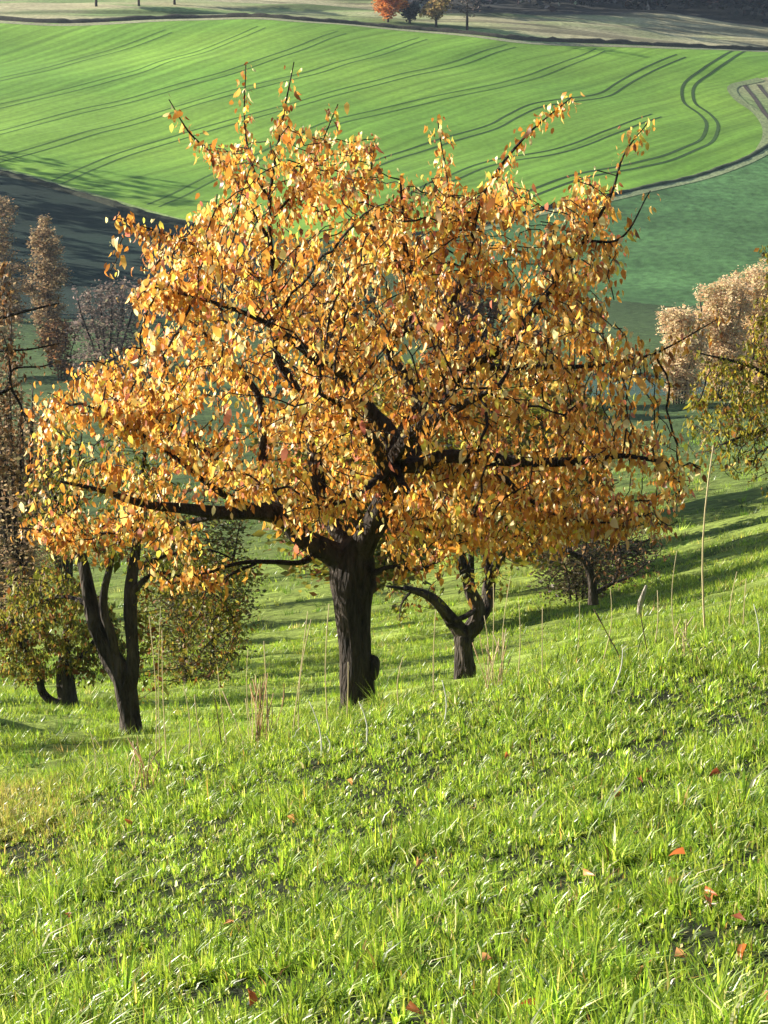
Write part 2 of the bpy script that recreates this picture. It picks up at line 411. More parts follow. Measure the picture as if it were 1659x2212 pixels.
# overgrown banks along the field margins
M_BANK = ground_mat('bank_scrub', 2.0, (1, 1, 1), 0, 0.5, 0.7, 0.2)
PB = resample(W_TOP + np.array([0, 1.2, 0]), 1.0)
ribbon('field_bank', PB, 0, 1.7, -0.05, (0.055, 0.05, 0.035), M_BANK, None, 0.62)['kind'] = 'structure'
PB = resample(W_TOP[:] + np.array([0, -0.9, 0]), 1.0)
ribbon('grass_verge', PB, 0, 1.6, 0.04, (0.30, 0.30, 0.17), M_BANK)['kind'] = 'structure'
PB = resample(W_BOT[8:] + np.array([0, -0.8, 0]), 1.0)
ribbon('hedge_bank', PB, 0, 1.6, -0.05, (0.045, 0.05, 0.03), M_BANK, None, 0.5)['kind'] = 'structure'
PB = resample(W_BOT[8:] + np.array([0, 0.9, 0]), 1.0)
ribbon('grass_verge', PB, 0, 1.0, 0.05, (0.26, 0.34, 0.12), M_BANK)['kind'] = 'structure'
PB = resample(np.concatenate([drape([(1720, 275)]), W_RIGHT[-1:], W_BOT[:7]]) + np.array([0, -0.5, 0]), 1.0)
ribbon('hedge_bank', PB, 0, 1.2, -0.05, (0.06, 0.075, 0.04), M_BANK, None, 0.35)['kind'] = 'structure'
PB = resample(np.concatenate([drape([(1720, 282)]), W_RIGHT[-1:], W_BOT[:7]]) + np.array([0, -2.2, 0]), 1.0)
ribbon('grass_verge', PB, 0, 1.6, 0.05, (0.20, 0.24, 0.12), M_BANK)['kind'] = 'structure'
PB = resample(W_RIGHT[1:] + np.array([.3, -.3, 0]), 0.6)
ribbon('grass_verge', PB, 0, 1.7, 0.06, (0.23, 0.27, 0.12), M_BANK)['kind'] = 'structure'
for o_, c_ in ((-1.4, (0.09, 0.075, 0.06)), (1.4, (0.08, 0.07, 0.055))):
    PB = resample(drape([(1622, 182), (1640, 205), (1665, 240), (1700, 280)]), 1.0)
    ribbon('farm_track_rut', PB, o_, 0.8, 0.05, c_, M_SOIL)['kind'] = 'structure'

# ------------------------------------------------------------------ pond
wm, wn_, wl_ = new_mat('pond_water')
wo = wn_.new('ShaderNodeOutputMaterial'); wp = wn_.new('ShaderNodeBsdfPrincipled')
wp.inputs[0].default_value = (0.03, 0.045, 0.09, 1); wp.inputs['Roughness'].default_value = 0.12; wp.inputs['IOR'].default_value = 1.33
wno = wn_.new('ShaderNodeTexNoise'); wno.inputs['Scale'].default_value = 2.5
wb = wn_.new('ShaderNodeBump'); wb.inputs['Strength'].default_value = 0.15; wb.inputs['Distance'].default_value = 0.05
wl_.new(wno.outputs[0], wb.inputs['Height']); wl_.new(wb.outputs[0], wp.inputs['Normal']); wl_.new(wp.outputs[0], wo.inputs[0])
th = np.linspace(0, 2 * np.pi, 64, endpoint=False)
pv = np.c_[POND[0] + POND[2] * 1.15 * np.cos(th), POND[1] + POND[3] * 1.15 * np.sin(th), np.full(64, pz0 + 0.02)]
pv = np.concatenate([pv, [[POND[0], POND[1], pz0 + 0.02]]])
mesh_np('pond_water', pv, tris=[(i, (i + 1) % 64, 64) for i in range(64)], mat=wm)['kind'] = 'structure'

# ------------------------------------------------------------------ trees
def grow(pos, par, att, step, kill, infl, iters, tropism=(0, 0, 0), seed=0, jitter=0.15):
    """space colonisation from an existing skeleton towards attraction points"""
    r = np.random.default_rng(seed)
    pos = [np.array(p, float) for p in pos]; par = list(par)
    A = np.array(att, float); alive = np.ones(len(A), bool)
    nd = np.full(len(A), 1e9); ni = np.zeros(len(A), int)
    def upd(start):
        N = np.array(pos[start:])
        for s in range(0, len(N), 400):
            D = np.linalg.norm(A[:, None] - N[None, s:s + 400], axis=2)
            j = D.argmin(1); d = D[np.arange(len(A)), j]
            b = d < nd; nd[b] = d[b]; ni[b] = start + s + j[b]
    upd(0)
    alive &= nd > kill
    T = np.array(tropism, float)
    last_dirs = {}
    for it in range(iters):
        act = alive & (nd < infl)
        if not act.any(): break
        ids = ni[act]; dv_ = A[act] - np.array(pos)[ids]; dv_ /= np.linalg.norm(dv_, axis=1)[:, None] + 1e-9
        un, inv = np.unique(ids, return_inverse=True)
        sm = np.zeros((len(un), 3)); np.add.at(sm, inv, dv_)
        sm /= np.linalg.norm(sm, axis=1)[:, None] + 1e-6
        sm += T + r.normal(0, jitter, sm.shape); sm /= np.linalg.norm(sm, axis=1)[:, None] + 1e-9
        st = len(pos); cnt = 0
        for k, i in enumerate(un):
            q = last_dirs.get(i)
            if q is not None and np.dot(q, sm[k]) > 0.985: 
                continue
            last_dirs[i] = sm[k]
            pos.append(pos[i] + step * sm[k]); par.append(int(i)); cnt += 1
        if cnt == 0: break
        upd(st); alive &= nd > kill
    return np.array(pos), np.array(par)

def skeleton(limbs, step):
    """limbs: list of (polyline [(x,y,z,r)...]); the first point of a later limb snaps to the nearest existing node"""
    pos, par, rad = [], [], []
    for li, L in enumerate(limbs):
        L = np.asarray(L, float)
        d = np.r_[0, np.cumsum(np.linalg.norm(np.diff(L[:, :3], axis=0), axis=1))]
        t = np.linspace(0, d[-1], max(2, int(d[-1] / step) + 1))
        S = np.stack([pchip(d, L[:, k].copy(), t) for k in range(4)], -1)
        if li == 0:
            prev = -1; s0 = 0
        else:
            D = np.linalg.norm(np.array(pos) - S[0, :3], axis=1); prev = int(D.argmin()); s0 = 1
        for s in S[s0:]:
            pos.append(s[:3]); par.append(prev); rad.append(s[3]); prev = len(pos) - 1
    return pos, par, rad

def radii(par, n0, r0, n, tip, expo=2.3):
    r = np.zeros(n)
    acc = np.zeros(n)
    for i in range(n - 1, -1, -1):
        ri = acc[i] ** (1 / expo) if acc[i] > 0 else tip
        if i < n0: ri = max(r0[i], min(ri, r0[i] * 1.15))
        r[i] = max(ri, tip)
        if par[i] >= 0: acc[par[i]] += r[i] ** expo if i >= n0 else tip ** expo
    return r

def tubes(pos, par, rad, sel, sides, rough=0.0, seed=0, end_taper=True):
    """sweep rings along chains of the nodes in sel"""
    n = len(pos); kids = [[] for _ in range(n)]
    for i, p in enumerate(par):
        if p >= 0 and sel[i]: kids[p].append(i)
    starts = []
    main = {}
    for i in range(n):
        if kids[i]:
            k = max(kids[i], key=lambda c: rad[c]); 
            if sel[i]: main[i] = k
            for c in kids[i]:
                if not (sel[i] and c == k): starts.append((i, c))
    roots = [i for i in range(n) if sel[i] and par[i] < 0]
    chains = [[i] for i in roots] + [[a, b] for a, b in starts]
    VV, QQ, TT = [], [], []; off = 0
    ang = np.linspace(0, 2 * np.pi, sides, endpoint=False)
    r_ = np.random.default_rng(seed)
    for ch in chains:
        i = ch[-1]
        while i in main:
            i = main[i]; ch.append(i)
        if len(ch) < 2: continue
        P = pos[ch]; rr = rad[ch].copy()
        if par[ch[1]] == ch[0] and ch[0] not in roots: rr[0] = rr[1]
        T = np.gradient(P, axis=0); T /= np.linalg.norm(T, axis=1)[:, None] + 1e-9
        ref = np.array([0, -1, 0]) if abs(T[0][1]) < 0.8 else np.array([1, 0, 0])
        U = ref - T * (T @ ref)[:, None]
        U /= np.linalg.norm(U, axis=1)[:, None] + 1e-9
        W = np.cross(T, U)
        m = len(ch)
        rad_k = rr[:, None] * np.ones(sides)
        if rough:
            hz = P[:, 2][:, None] * 3.0
            rad_k = rad_k * (1 + rough * ((vnoise(np.cos(ang)[None] * 1.6 + 7 + P[:, :1], hz * 0.8 + np.sin(ang)[None] * 1.6, seed) - 0.5) * 1.6 + (vnoise(ang[None] * 2.4, hz * 0.35, seed + 3) - 0.5) * 1.0 + (vnoise(ang[None] * 5.1 + 2.0, hz * 0.7 + P[:, :1] * 2, seed + 9) - 0.5) * 0.8))
        ring = P[:, None] + rad_k[..., None] * (np.cos(ang)[None, :, None] * U[:, None] + np.sin(ang)[None, :, None] * W[:, None])
        VV.append(ring.reshape(-1, 3)); VV.append(P[-1:] + T[-1:] * rr[-1] * 0.8)
        k = np.arange(m - 1)[:, None]; s = np.arange(sides)[None]; s2 = (s + 1) % sides
        QQ.append((off + np.stack([k * sides + s, k * sides + s2, (k + 1) * sides + s2, (k + 1) * sides + s], -1)).reshape(-1, 4))
        s = np.arange(sides); TT.append(off + np.stack([(m - 1) * sides + s, (m - 1) * sides + (s + 1) % sides, np.full(sides, m * sides)], -1))
        off += m * sides + 1
    return np.concatenate(VV), np.concatenate(TT), np.concatenate(QQ)

# one leaf in local axes: x = along the blade, y = across, z = normal
LEAF_V = np.array([(0, 0, 0), (0.33, 0.5, 0.10), (0.70, 0.36, 0.02), (1.0, 0, -0.16), (0.70, -0.36, 0.02), (0.33, -0.5, 0.10), (0.38, 0, -0.04), (0.72, 0, -0.09)], float)
LEAF_T = np.array([(0, 6, 1), (1, 6, 7), (1, 7, 2), (2, 7, 3), (0, 5, 6), (5, 7, 6), (5, 4, 7), (4, 3, 7)])
FOLD_V = np.array([(0, 0, -0.02), (0.30, 0.46, 0.10), (0.70, 0.38, 0.03), (1, 0, -0.16), (0.70, -0.38, 0.03), (0.30, -0.46, 0.10)], float)
FOLD_T = np.array([(0, 5, 1), (1, 5, 4), (1, 4, 2), (2, 4, 3)])
DIA_V = np.array([(0, 0, 0), (0.45, 0.5, 0.08), (1, 0, -0.05), (0.45, -0.5, 0.08)], float)
DIA_T = np.array([(0, 1, 2), (0, 2, 3)])
def leaf_frames(n, r, hang=1.0, spread=0.55):
    ax = np.c_[r.normal(0, spread, n), r.normal(0, spread, n), -hang + r.normal(0, 0.35, n)]
    ax /= np.linalg.norm(ax, axis=1)[:, None]
    h = r.normal(0, 1, (n, 3)); h -= ax * (h * ax).sum(1)[:, None]; h /= np.linalg.norm(h, axis=1)[:, None]
    return ax, h, np.cross(ax, h)
def leaves_mesh(P, L, Wd, ax, ac, no, col, shape='leaf'):
    LV, LT = {'leaf': (LEAF_V, LEAF_T), 'fold': (FOLD_V, FOLD_T), 'dia': (DIA_V, DIA_T)}[shape]
    n = len(P); k = len(LV)
    v = P[:, None] + (LV[None, :, 0:1] * L[:, None, None]) * ax[:, None] + (LV[None, :, 1:2] * Wd[:, None, None]) * ac[:, None] + (LV[None, :, 2:3] * L[:, None, None]) * no[:, None]
    t = (np.arange(n) * k)[:, None, None] + LT[None]
    return v.reshape(-1, 3), t.reshape(-1, 3), np.repeat(col, k, 0)
def palette(cols, wts, n, r, var=0.15):
    c = s2l(cols); w = np.array(wts, float); w /= w.sum()
    i = r.choice(len(c), n, p=w)
    return np.clip(c[i] * np.exp(r.normal(0, var, (n, 1))) * np.exp(r.normal(0, var * 0.35, (n, 3))), 0.003, 0.9)
PAL_ORANGE = ([(218, 158, 66), (232, 188, 96), (202, 134, 56), (244, 220, 156), (176, 116, 54), (234, 216, 92), (204, 128, 100), (132, 86, 48)], [25, 25, 18, 15, 9, 6, 4, 8])
PAL_OLIVE = ([(116, 118, 42), (140, 130, 50), (92, 96, 36), (150, 112, 50), (130, 80, 40), (172, 160, 60)], [25, 20, 22, 12, 10, 8])
PAL_BROWN = ([(128, 92, 60), (150, 108, 70), (104, 76, 52), (160, 124, 84), (92, 70, 54)], [25, 20, 20, 15, 15])

def build_tree(name, label, cat, limbs, att, step=0.16, kill=0.2, infl=0.9, iters=60, tip=0.006, split=0.03, leaves=0, leaf_len=0.11, leaf_w=0.5,
               pal=PAL_ORANGE, leaf_mat=None, bark=None, twig=None, group=None, seed=1, shape='leaf', loose=0.06, hang=1.0, spread=0.55,
               leaf_r=0.012, tropism=(0, 0, 0.05), sides=14, rough=0.18, singles=0, dens=None, jitter=0.15, twig_sides=4, leaf_seed=None, limb_step=None):
    r = np.random.default_rng(seed)
    sp, spar, sr = skeleton(limbs, limb_step or step * 0.6)
    n0 = len(sp)
    pos, par = grow(sp, spar, att, step, kill, infl, iters, tropism, seed, jitter) if len(att) else (np.array(sp), np.array(spar))
    n = len(pos)
    rad = radii(par, n0, sr, n, tip)
    root = empty(name, Vector(pos[0]))
    tag(root, label, cat, group)
    thick = rad >= min(split, 0.45 * rad[0])
    # thick only while connected to the trunk through thick nodes
    for i in range(n):
        if par[i] >= 0 and not thick[par[i]]: thick[i] = False
    v, t, q = tubes(pos, par, rad, thick, sides, rough, seed)
    mesh_np('trunk', v, t, q, mat=bark or M_BARK, parent=root, smooth=True)
    thin = ~thick
    if thin.any():
        v, t, q = tubes(pos, par, rad, thin, twig_sides, 0, seed)
        o = mesh_np('branches', v, t, q, mat=twig or M_TWIG, parent=root, smooth=True)
        o['kind'] = 'stuff'
    if leaves:
        cand = np.where((rad <= leaf_r) & (np.arange(n) > 3))[0]
        w = np.ones(len(cand))
        if dens is not None: w = dens(pos[cand])
        ci = cand[r.choice(len(cand), leaves, p=w / w.sum())]
        pp = pos[ci]; pa = pos[par[ci]]
        f = r.random((leaves, 1))
        P = pa * f + pp * (1 - f) + r.normal(0, loose, (leaves, 3))
        ax, ac, no = leaf_frames(leaves, r, hang, spread)
        L = leaf_len * np.exp(r.normal(0, 0.30, leaves)); Wd = L * leaf_w * np.exp(r.normal(0, 0.15, leaves))
        col = palette(*pal, leaves, r)
        keep = np.ones(leaves, bool)
        if singles:
            # the leaves that show largest: the ones nearest to the viewer, spread over the crown
            score = P[:, 1] + r.random(leaves) * 1.2
            near = np.argsort(score)[:singles]; keep[near] = False
            variants = []
            for kx in range(14):
                vv, tt, cc = leaves_mesh(np.zeros((1, 3)), np.ones(1), np.ones(1) * leaf_w, np.array([[1., 0, 0]]), np.array([[0, 1., 0]]), np.array([[0, 0, 1.]]), palette(*pal, 1, r))
                variants.append(mesh_np('leaf', vv, tris=tt, col=cc, mat=leaf_mat or M_LEAF, link=False, smooth=True))
            for j in near:
                o = bpy.data.objects.new('leaf', variants[r.integers(14)]); COL.objects.link(o)
                o.parent = root; o.matrix_parent_inverse = Matrix.Translation(root.location).inverted()
                s = L[j]
                o.matrix_basis = Matrix(((ax[j][0] * s, ac[j][0] * s, no[j][0] * s, P[j][0]), (ax[j][1] * s, ac[j][1] * s, no[j][1] * s, P[j][1]), (ax[j][2] * s, ac[j][2] * s, no[j][2] * s, P[j][2]), (0, 0, 0, 1)))
        v, t, c = leaves_mesh(P[keep], L[keep], Wd[keep], ax[keep], ac[keep], no[keep], col[keep], shape)
        o = mesh_np('crown', v, tris=t, col=c, mat=leaf_mat or M_LEAF, parent=root, smooth=False)
        o['kind'] = 'stuff'
    return root

def px_limb(pts, y0):
    """(display x, display y, depth offset in m, radius)"""
    return [tuple(at_depth(a, b, y0 + d)) + (r,) for a, b, d, r in pts]
def poly_sample(poly, n, r):
    P = np.array(poly, float); lo = P.min(0); hi = P.max(0); out = np.zeros((0, 2))
    while len(out) < n:
        s = lo + r.random((n * 2, 2)) * (hi - lo); out = np.concatenate([out, s[in_poly(s, poly)]])
    return out[:n]
def ellipsoids(parts, n, r, shell=0.35):
    """points in a union of ellipsoids ((cx,cy,cz),(rx,ry,rz),weight)"""
    w = np.array([p[2] for p in parts], float); w /= w.sum(); out = []
    for p, k in zip(parts, (w * n).astype(int)):
        d = r.normal(0, 1, (k, 3)); d /= np.linalg.norm(d, axis=1)[:, None]
        rr = (shell + (1 - shell) * r.random((k, 1))) ** (1 / 1.6)
        out.append(np.array(p[0]) + d * rr * np.array(p[1]))
    return np.concatenate(out)

# ---- the big orange cherry tree
TY0 = 22.4
CH = [
 [(774, 1570, 0, .30), (771, 1535, 0, .235), (769, 1500, 0, .205), (768, 1450, 0, .19), (765, 1380, 0, .185), (763, 1300, 0, .20), (763, 1240, 0, .235), (768, 1200, 0, .225)],
 [(763, 1240, 0, .2), (730, 1205, 0, .15), (690, 1182, -.1, .13), (650, 1160, -.2, .12), (615, 1120, -.3, .105), (560, 1104, -.5, .095), (490, 1107, -.7, .078), (400, 1098, -1.0, .06), (310, 1088, -1.3, .045), (220, 1060, -1.5, .03), (130, 1040, -1.6, .015)],
 [(650, 1160, -.2, .1), (600, 1080, .3, .08), (570, 1020, .5, .07), (568, 946, .6, .05), (560, 860, .8, .04), (500, 780, .9, .025), (420, 700, 1.0, .014)],
 [(768, 1200, 0, .18), (742, 1160, .2, .12), (712, 1120, .5, .10), (690, 1050, .8, .09), (668, 925, 1.0, .075), (637, 835, 1.2, .062), (600, 775, 1.3, .055), (593, 690, 1.4, .048), (595, 630, 1.4, .042), (583, 520, 1.4, .032), (583, 435, 1.3, .024), (607, 277, 1.3, .014), (635, 134, 1.3, .006)],
 [(768, 1200, 0, .2), (795, 1155, -.1, .165), (820, 1110, -.2, .15), (838, 1066, -.2, .14), (850, 1000, -.3, .13), (833, 927, -.3, .11), (808, 900, -.4, .1), (762, 835, -.6, .085), (739, 802, -.7, .075), (697, 784, -.9, .06), (640, 740, -1.1, .045), (560, 690, -1.4, .03), (450, 650, -1.6, .02), (330, 620, -1.7, .012)],
 [(850, 1000, -.3, .12), (885, 985, 0, .1), (915, 945, .2, .09), (930, 920, .3, .085), (905, 860, .5, .07), (878, 816, .6, .06), (840, 756, .7, .055), (852, 728, .7, .05), (890, 690, .8, .045), (885, 600, .9, .035), (876, 539, .9, .03), (865, 388, .9, .012)],
 [(852, 728, .7, .05), (920, 690, .4, .04), (957, 673, .3, .038), (1010, 560, 0, .03), (1040, 430, -.2, .022), (1130, 300, -.3, .014), (1235, 210, -.3, .005)],
 [(850, 1000, -.3, .11), (900, 1005, -.4, .09), (957, 985, -.6, .085), (1049, 988, -.8, .072), (1142, 997, -1.0, .058), (1253, 995, -1.2, .043), (1350, 985, -1.3, .03), (1440, 1000, -1.4, .018)],
 [(885, 985, 0, .07), (910, 1020, .4, .06), (1003, 1020, .8, .05), (1040, 1038, 1, .045), (1150, 1060, 1.3, .03), (1280, 1080, 1.6, .02)],
 [(930, 920, .3, .07), (970, 850, 0, .06), (1017, 790, -.2, .055), (1072, 761, -.3, .045), (1109, 728, -.4, .04), (1180, 640, -.5, .03), (1260, 520, -.5, .022), (1320, 420, -.5, .016), (1350, 330, -.5, .01), (1402, 262, -.5, .005)],
 [(1017, 790, -.2, .05), (1100, 793, .3, .04), (1179, 793, .5, .035), (1280, 790, .6, .025), (1400, 768, .6, .015), (1550, 690, .6, .006)],
 [(805, 1240, -.1, .04), (840, 1225, -.3, .027), (900, 1230, -.5, .022), (955, 1210, -.7, .012)],
 [(690, 1190, -.1, .05), (650, 1215, -.3, .035), (600, 1214, -.4, .03), (520, 1216, -.6, .025), (440, 1240, -.8, .018), (370, 1262, -.9, .010)],
 [(560, 1215, -.5, .02), (500, 1240, -.7, .018), (460, 1262, -.8, .014), (400, 1225, -1.0, .01)],
 [(583, 435, 1.3, .02), (545, 360, 1.3, .016), (531, 293, 1.3, .012), (531, 135, 1.3, .005)],
 [(583, 520, 1.4, .026), (468, 344, 1.0, .016), (408, 285, .8, .011), (365, 215, .7, .005)],
 [(838, 1066, -.2, .12), (825, 1000, -1.0, .085), (790, 930, -1.8, .06), (740, 880, -2.4, .035), (690, 850, -2.8, .02)],
 [(850, 1000, -.3, .1), (900, 930, -1.2, .07), (990, 880, -2.0, .045), (1080, 830, -2.5, .025)],
 [(838, 1066, -.2, .1), (860, 950, 1.2, .07), (900, 880, 2.0, .045), (980, 820, 2.5, .025)],
 [(668, 925, 1.0, .06), (720, 850, 1.8, .04), (740, 760, 2.3, .025)],
 [(850, 1000, -.3, .06), (810, 1040, -1.2, .04), (750, 1080, -1.9, .025), (690, 1100, -2.3, .012)],
 [(838, 1066, -.2, .05), (880, 1120, .5, .035), (960, 1160, .9, .022), (1080, 1180, 1.2, .012)],
 [(1049, 988, -.8, .05), (1120, 1060, -1.2, .03), (1220, 1120, -1.4, .018), (1350, 1130, -1.5, .01)],
 [(850, 1000, -.3, .06), (880, 1060, -1.2, .04), (950, 1100, -2.0, .025), (1060, 1120, -2.4, .012)],
 [(560, 1104, -.5, .05), (470, 1060, -.9, .035), (340, 960, -1.0, .025), (200, 880, -1.0, .012)],
 [(490, 1107, -.7, .04), (400, 1130, -.2, .03), (250, 1150, .4, .02), (100, 1160, .6, .01)],
 [(600, 1080, .3, .05), (480, 1000, 1.0, .035), (330, 900, 1.4, .02), (200, 830, 1.5, .01)],
 [(1260, 520, -.5, .02), (1330, 520, -.6, .014), (1405, 412, -.7, .006)],
 [(595, 630, 1.4, .03), (500, 560, .8, .02), (400, 520, .4, .012), (250, 470, .2, .005)],
 [(885, 600, .9, .03), (960, 480, 1.0, .016), (945, 250, 1.0, .004)],
 [(885, 600, .9, .025), (800, 480, .6, .016), (810, 300, .5, .005)],
 [(583, 480, 1.3, .02), (660, 380, 1.2, .014), (730, 225, 1.1, .004)],
]
CROWN = [(30, 1150), (25, 1050), (70, 960), (80, 870), (130, 810), (200, 748), (300, 760), (300, 690), (235, 600), (330, 555), (370, 510), (440, 490), (470, 400), (500, 340), (520, 300), (590, 275), (640, 250), (665, 330), (700, 390), (780, 330), (830, 340), (880, 390), (950, 345), (985, 410), (1060, 425), (1150, 440), (1220, 395), (1260, 340), (1300, 395), (1335, 440), (1335, 500), (1320, 600), (1360, 700), (1400, 770), (1400, 820), (1250, 830), (1250, 890), (1380, 905), (1440, 900), (1500, 980), (1520, 1030), (1490, 1080), (1480, 1150), (1380, 1165), (1250, 1180), (1120, 1205), (1010, 1180), (950, 1215), (840, 1220), (810, 1130), (730, 1130), (690, 1190), (650, 1195), (600, 1080), (450, 1070), (330, 1060), (300, 1150), (450, 1150), (450, 1185), (340, 1190), (250, 1200), (170, 1235), (100, 1200)]
r = np.random.default_rng(3)
S = poly_sample(CROWN, 4200, r)
cc = np.array([790, 830.0])
rel = (S - cc) / np.array([740.0, 560.0])
rr = np.clip(np.linalg.norm(rel, axis=1), 0, 1.0)
half = 3.3 * np.sqrt(np.clip(1 - rr ** 2, 0.04, 1))
dep = (r.random(len(S)) * 2 - 1) * half
u_, w_ = ray(S[:, 0], S[:, 1])
ATT = np.c_[u_ * (TY0 + dep), TY0 + dep, w_ * (TY0 + dep)]
# keep a few ragged openings in the crown
g3 = vnoise(ATT[:, 0] * 1.1 + 3, ATT[:, 2] * 1.3, 5) * 0.6 + vnoise(ATT[:, 1] * 1.1, ATT[:, 2] * 1.1 + 9, 6) * 0.4
ATT = ATT[g3 > 0.27]
def cherry_dens(p):
    t = vnoise(p[:, 0] * 2.3, p[:, 2] * 2.3, 15) * 0.5 + vnoise(p[:, 1] * 2.3, p[:, 2] * 2.3 + p[:, 0], 16) * 0.5
    hgt = sstep(1.0, -1.8, p[:, 2])         # thinner towards the bare top shoots
    return (0.06 + 2.6 * t ** 1.6) * (0.42 + 0.58 * hgt)
cherry = build_tree('cherry_tree', 'large spreading cherry tree full of orange autumn leaves above the bright grass', 'tree',
    [px_limb(L, TY0) for L in CH], ATT, step=0.15, kill=0.20, infl=2.2, iters=70, tip=0.0065, split=0.034, leaves=41000, leaf_len=0.086, leaf_w=0.45,
    seed=11, shape='fold', spread=.42, singles=300, dens=cherry_dens, sides=30, rough=0.24, leaf_r=0.020, loose=0.07, limb_step=0.07, jitter=0.22)

# burr on the lower trunk
def lump(name, c, rad, mat, parent, seed=0):
    import bmesh
    bm = bmesh.new(); bmesh.ops.create_icosphere(bm, subdivisions=3, radius=1)
    for v_ in bm.verts:
        p = v_.co; f = 1 + 0.35 * (float(vnoise(np.array(p.x * 2 + seed), np.array(p.y * 2 + p.z * 2), seed)) - 0.5)
        v_.co = Vector((p.x * rad[0] * f, p.y * rad[1] * f, p.z * rad[2] * f)) + Vector(c)
    me = bpy.data.meshes.new(name); bm.to_mesh(me); bm.free(); me.materials.append(mat)
    for f in me.polygons: f.use_smooth = True
    o = bpy.data.objects.new(name, me); COL.objects.link(o); o.parent = parent
    o.matrix_parent_inverse = Matrix.Translation(parent.location).inverted()
    return o
lump('burr', at_depth(800, 1440, TY0), (0.11, 0.12, 0.17), M_BARK, cherry, 2)
lump('burr', at_depth(800, 1265, TY0), (0.09, 0.1, 0.12), M_BARK, cherry, 5)

# ---- old tree with a split trunk on the left
def ell_px(parts, y0, scale, n, r, shell=0.3):
    """ellipsoids given in display pixels at depth y0"""
    E = []
    for (cx, cy), (rx, ry), w, *dd in parts:
        d = dd[0] if dd else 0.0
        c = at_depth(cx, cy, y0 + d); E.append((c, (rx / scale, (rx + ry) / 2 / scale, ry / scale), w))
    return ellipsoids(E, n, r, shell)
def dpm(y): return FPX / y / K       # display pixels per metre at depth y
Y = 27.0
g = ground_hit(283, 1592, 20)
LT = [
 [(283, 1615, 0, .21), (282, 1590, 0, .155), (281, 1560, 0, .135), (272, 1500, 0, .135), (262, 1460, 0, .14), (238, 1420, 0, .135), (215, 1370, 0, .12), (198, 1310, 0, .10), (185, 1240, 0, .075), (160, 1160, .2, .05), (120, 1080, .3, .03), (90, 1000, .3, .015)],
 [(270, 1495, 0, .12), (284, 1450, -.05, .095), (284, 1380, -.1, .085), (284, 1300, -.1, .085), (286, 1230, 0, .07), (300, 1130, 0, .05), (310, 1000, .1, .03), (330, 900, .1, .012)],
 [(252, 1440, 0, .07), (240, 1370, -.15, .06), (225, 1320, -.2, .055), (235, 1230, -.3, .04), (260, 1140, -.4, .02)],
 [(286, 1280, -.1, .05), (330, 1240, 0, .03), (400, 1250, .2, .02), (470, 1290, .4, .013), (520, 1360, .5, .007)],
 [(200, 1310, 0, .05), (150, 1290, .2, .03), (90, 1300, .4, .018), (30, 1340, .6, .01)],
 [(286, 1230, 0, .045), (360, 1200, .3, .025), (460, 1190, .6, .016), (550, 1240, .9, .008)],
]
r = np.random.default_rng(21)
A = ell_px([((230, 1090), (200, 150), 4), ((420, 1290), (150, 120), 4, .5), ((440, 1400), (110, 90), 2, .8), ((90, 1290), (110, 100), 2, .5)], Y, dpm(Y), 2400, r)
build_tree('orchard_tree', 'old leaning fruit tree with a split grey trunk and drooping olive twigs', 'tree', [px_limb(L, Y) for L in LT], A,
    step=0.16, kill=0.2, infl=1.1, iters=40, tip=0.005, split=0.034, leaves=6000, leaf_len=0.075, pal=PAL_OLIVE, leaf_mat=M_GREEN, bark=M_BARK2, seed=22, sides=18, rough=0.5, group='fruit trees of the old orchard', limb_step=0.07, shape='dia')

# ---- small rounded tree farther left
Y = 36.0
ST = [
 [(150, 1545, 0, .22), (148, 1510, 0, .18), (142, 1470, 0, .17), (138, 1420, 0, .12), (150, 1340, 0, .07), (170, 1260, 0, .03)],
 [(148, 1525, 0, .12), (118, 1518, -.1, .085), (92, 1495, -.1, .075), (85, 1450, -.1, .06), (50, 1400, -.1, .04), (10, 1340, 0, .02)],
 [(140, 1450, 0, .09), (190, 1400, .2, .05), (240, 1340, .3, .03)],
 [(138, 1420, 0, .08), (90, 1350, .3, .05), (70, 1270, .4, .025)],
]
r = np.random.default_rng(31)
A = ell_px([((120, 1350), (150, 120), 5), ((30, 1390), (100, 100), 2), ((210, 1400), (90, 80), 2)], Y, dpm(Y), 900, r)
build_tree('orchard_tree', 'low round olive and rust leaved fruit tree with a short forked trunk', 'tree', [px_limb(L, Y) for L in ST], A,
    step=0.18, kill=0.24, infl=1.3, iters=35, tip=0.006, split=0.045, leaves=6500, leaf_len=0.09, pal=PAL_OLIVE, leaf_mat=M_GREEN, bark=M_BARK2, seed=32, sides=14, rough=0.25, group='fruit trees of the old orchard', shape='dia')

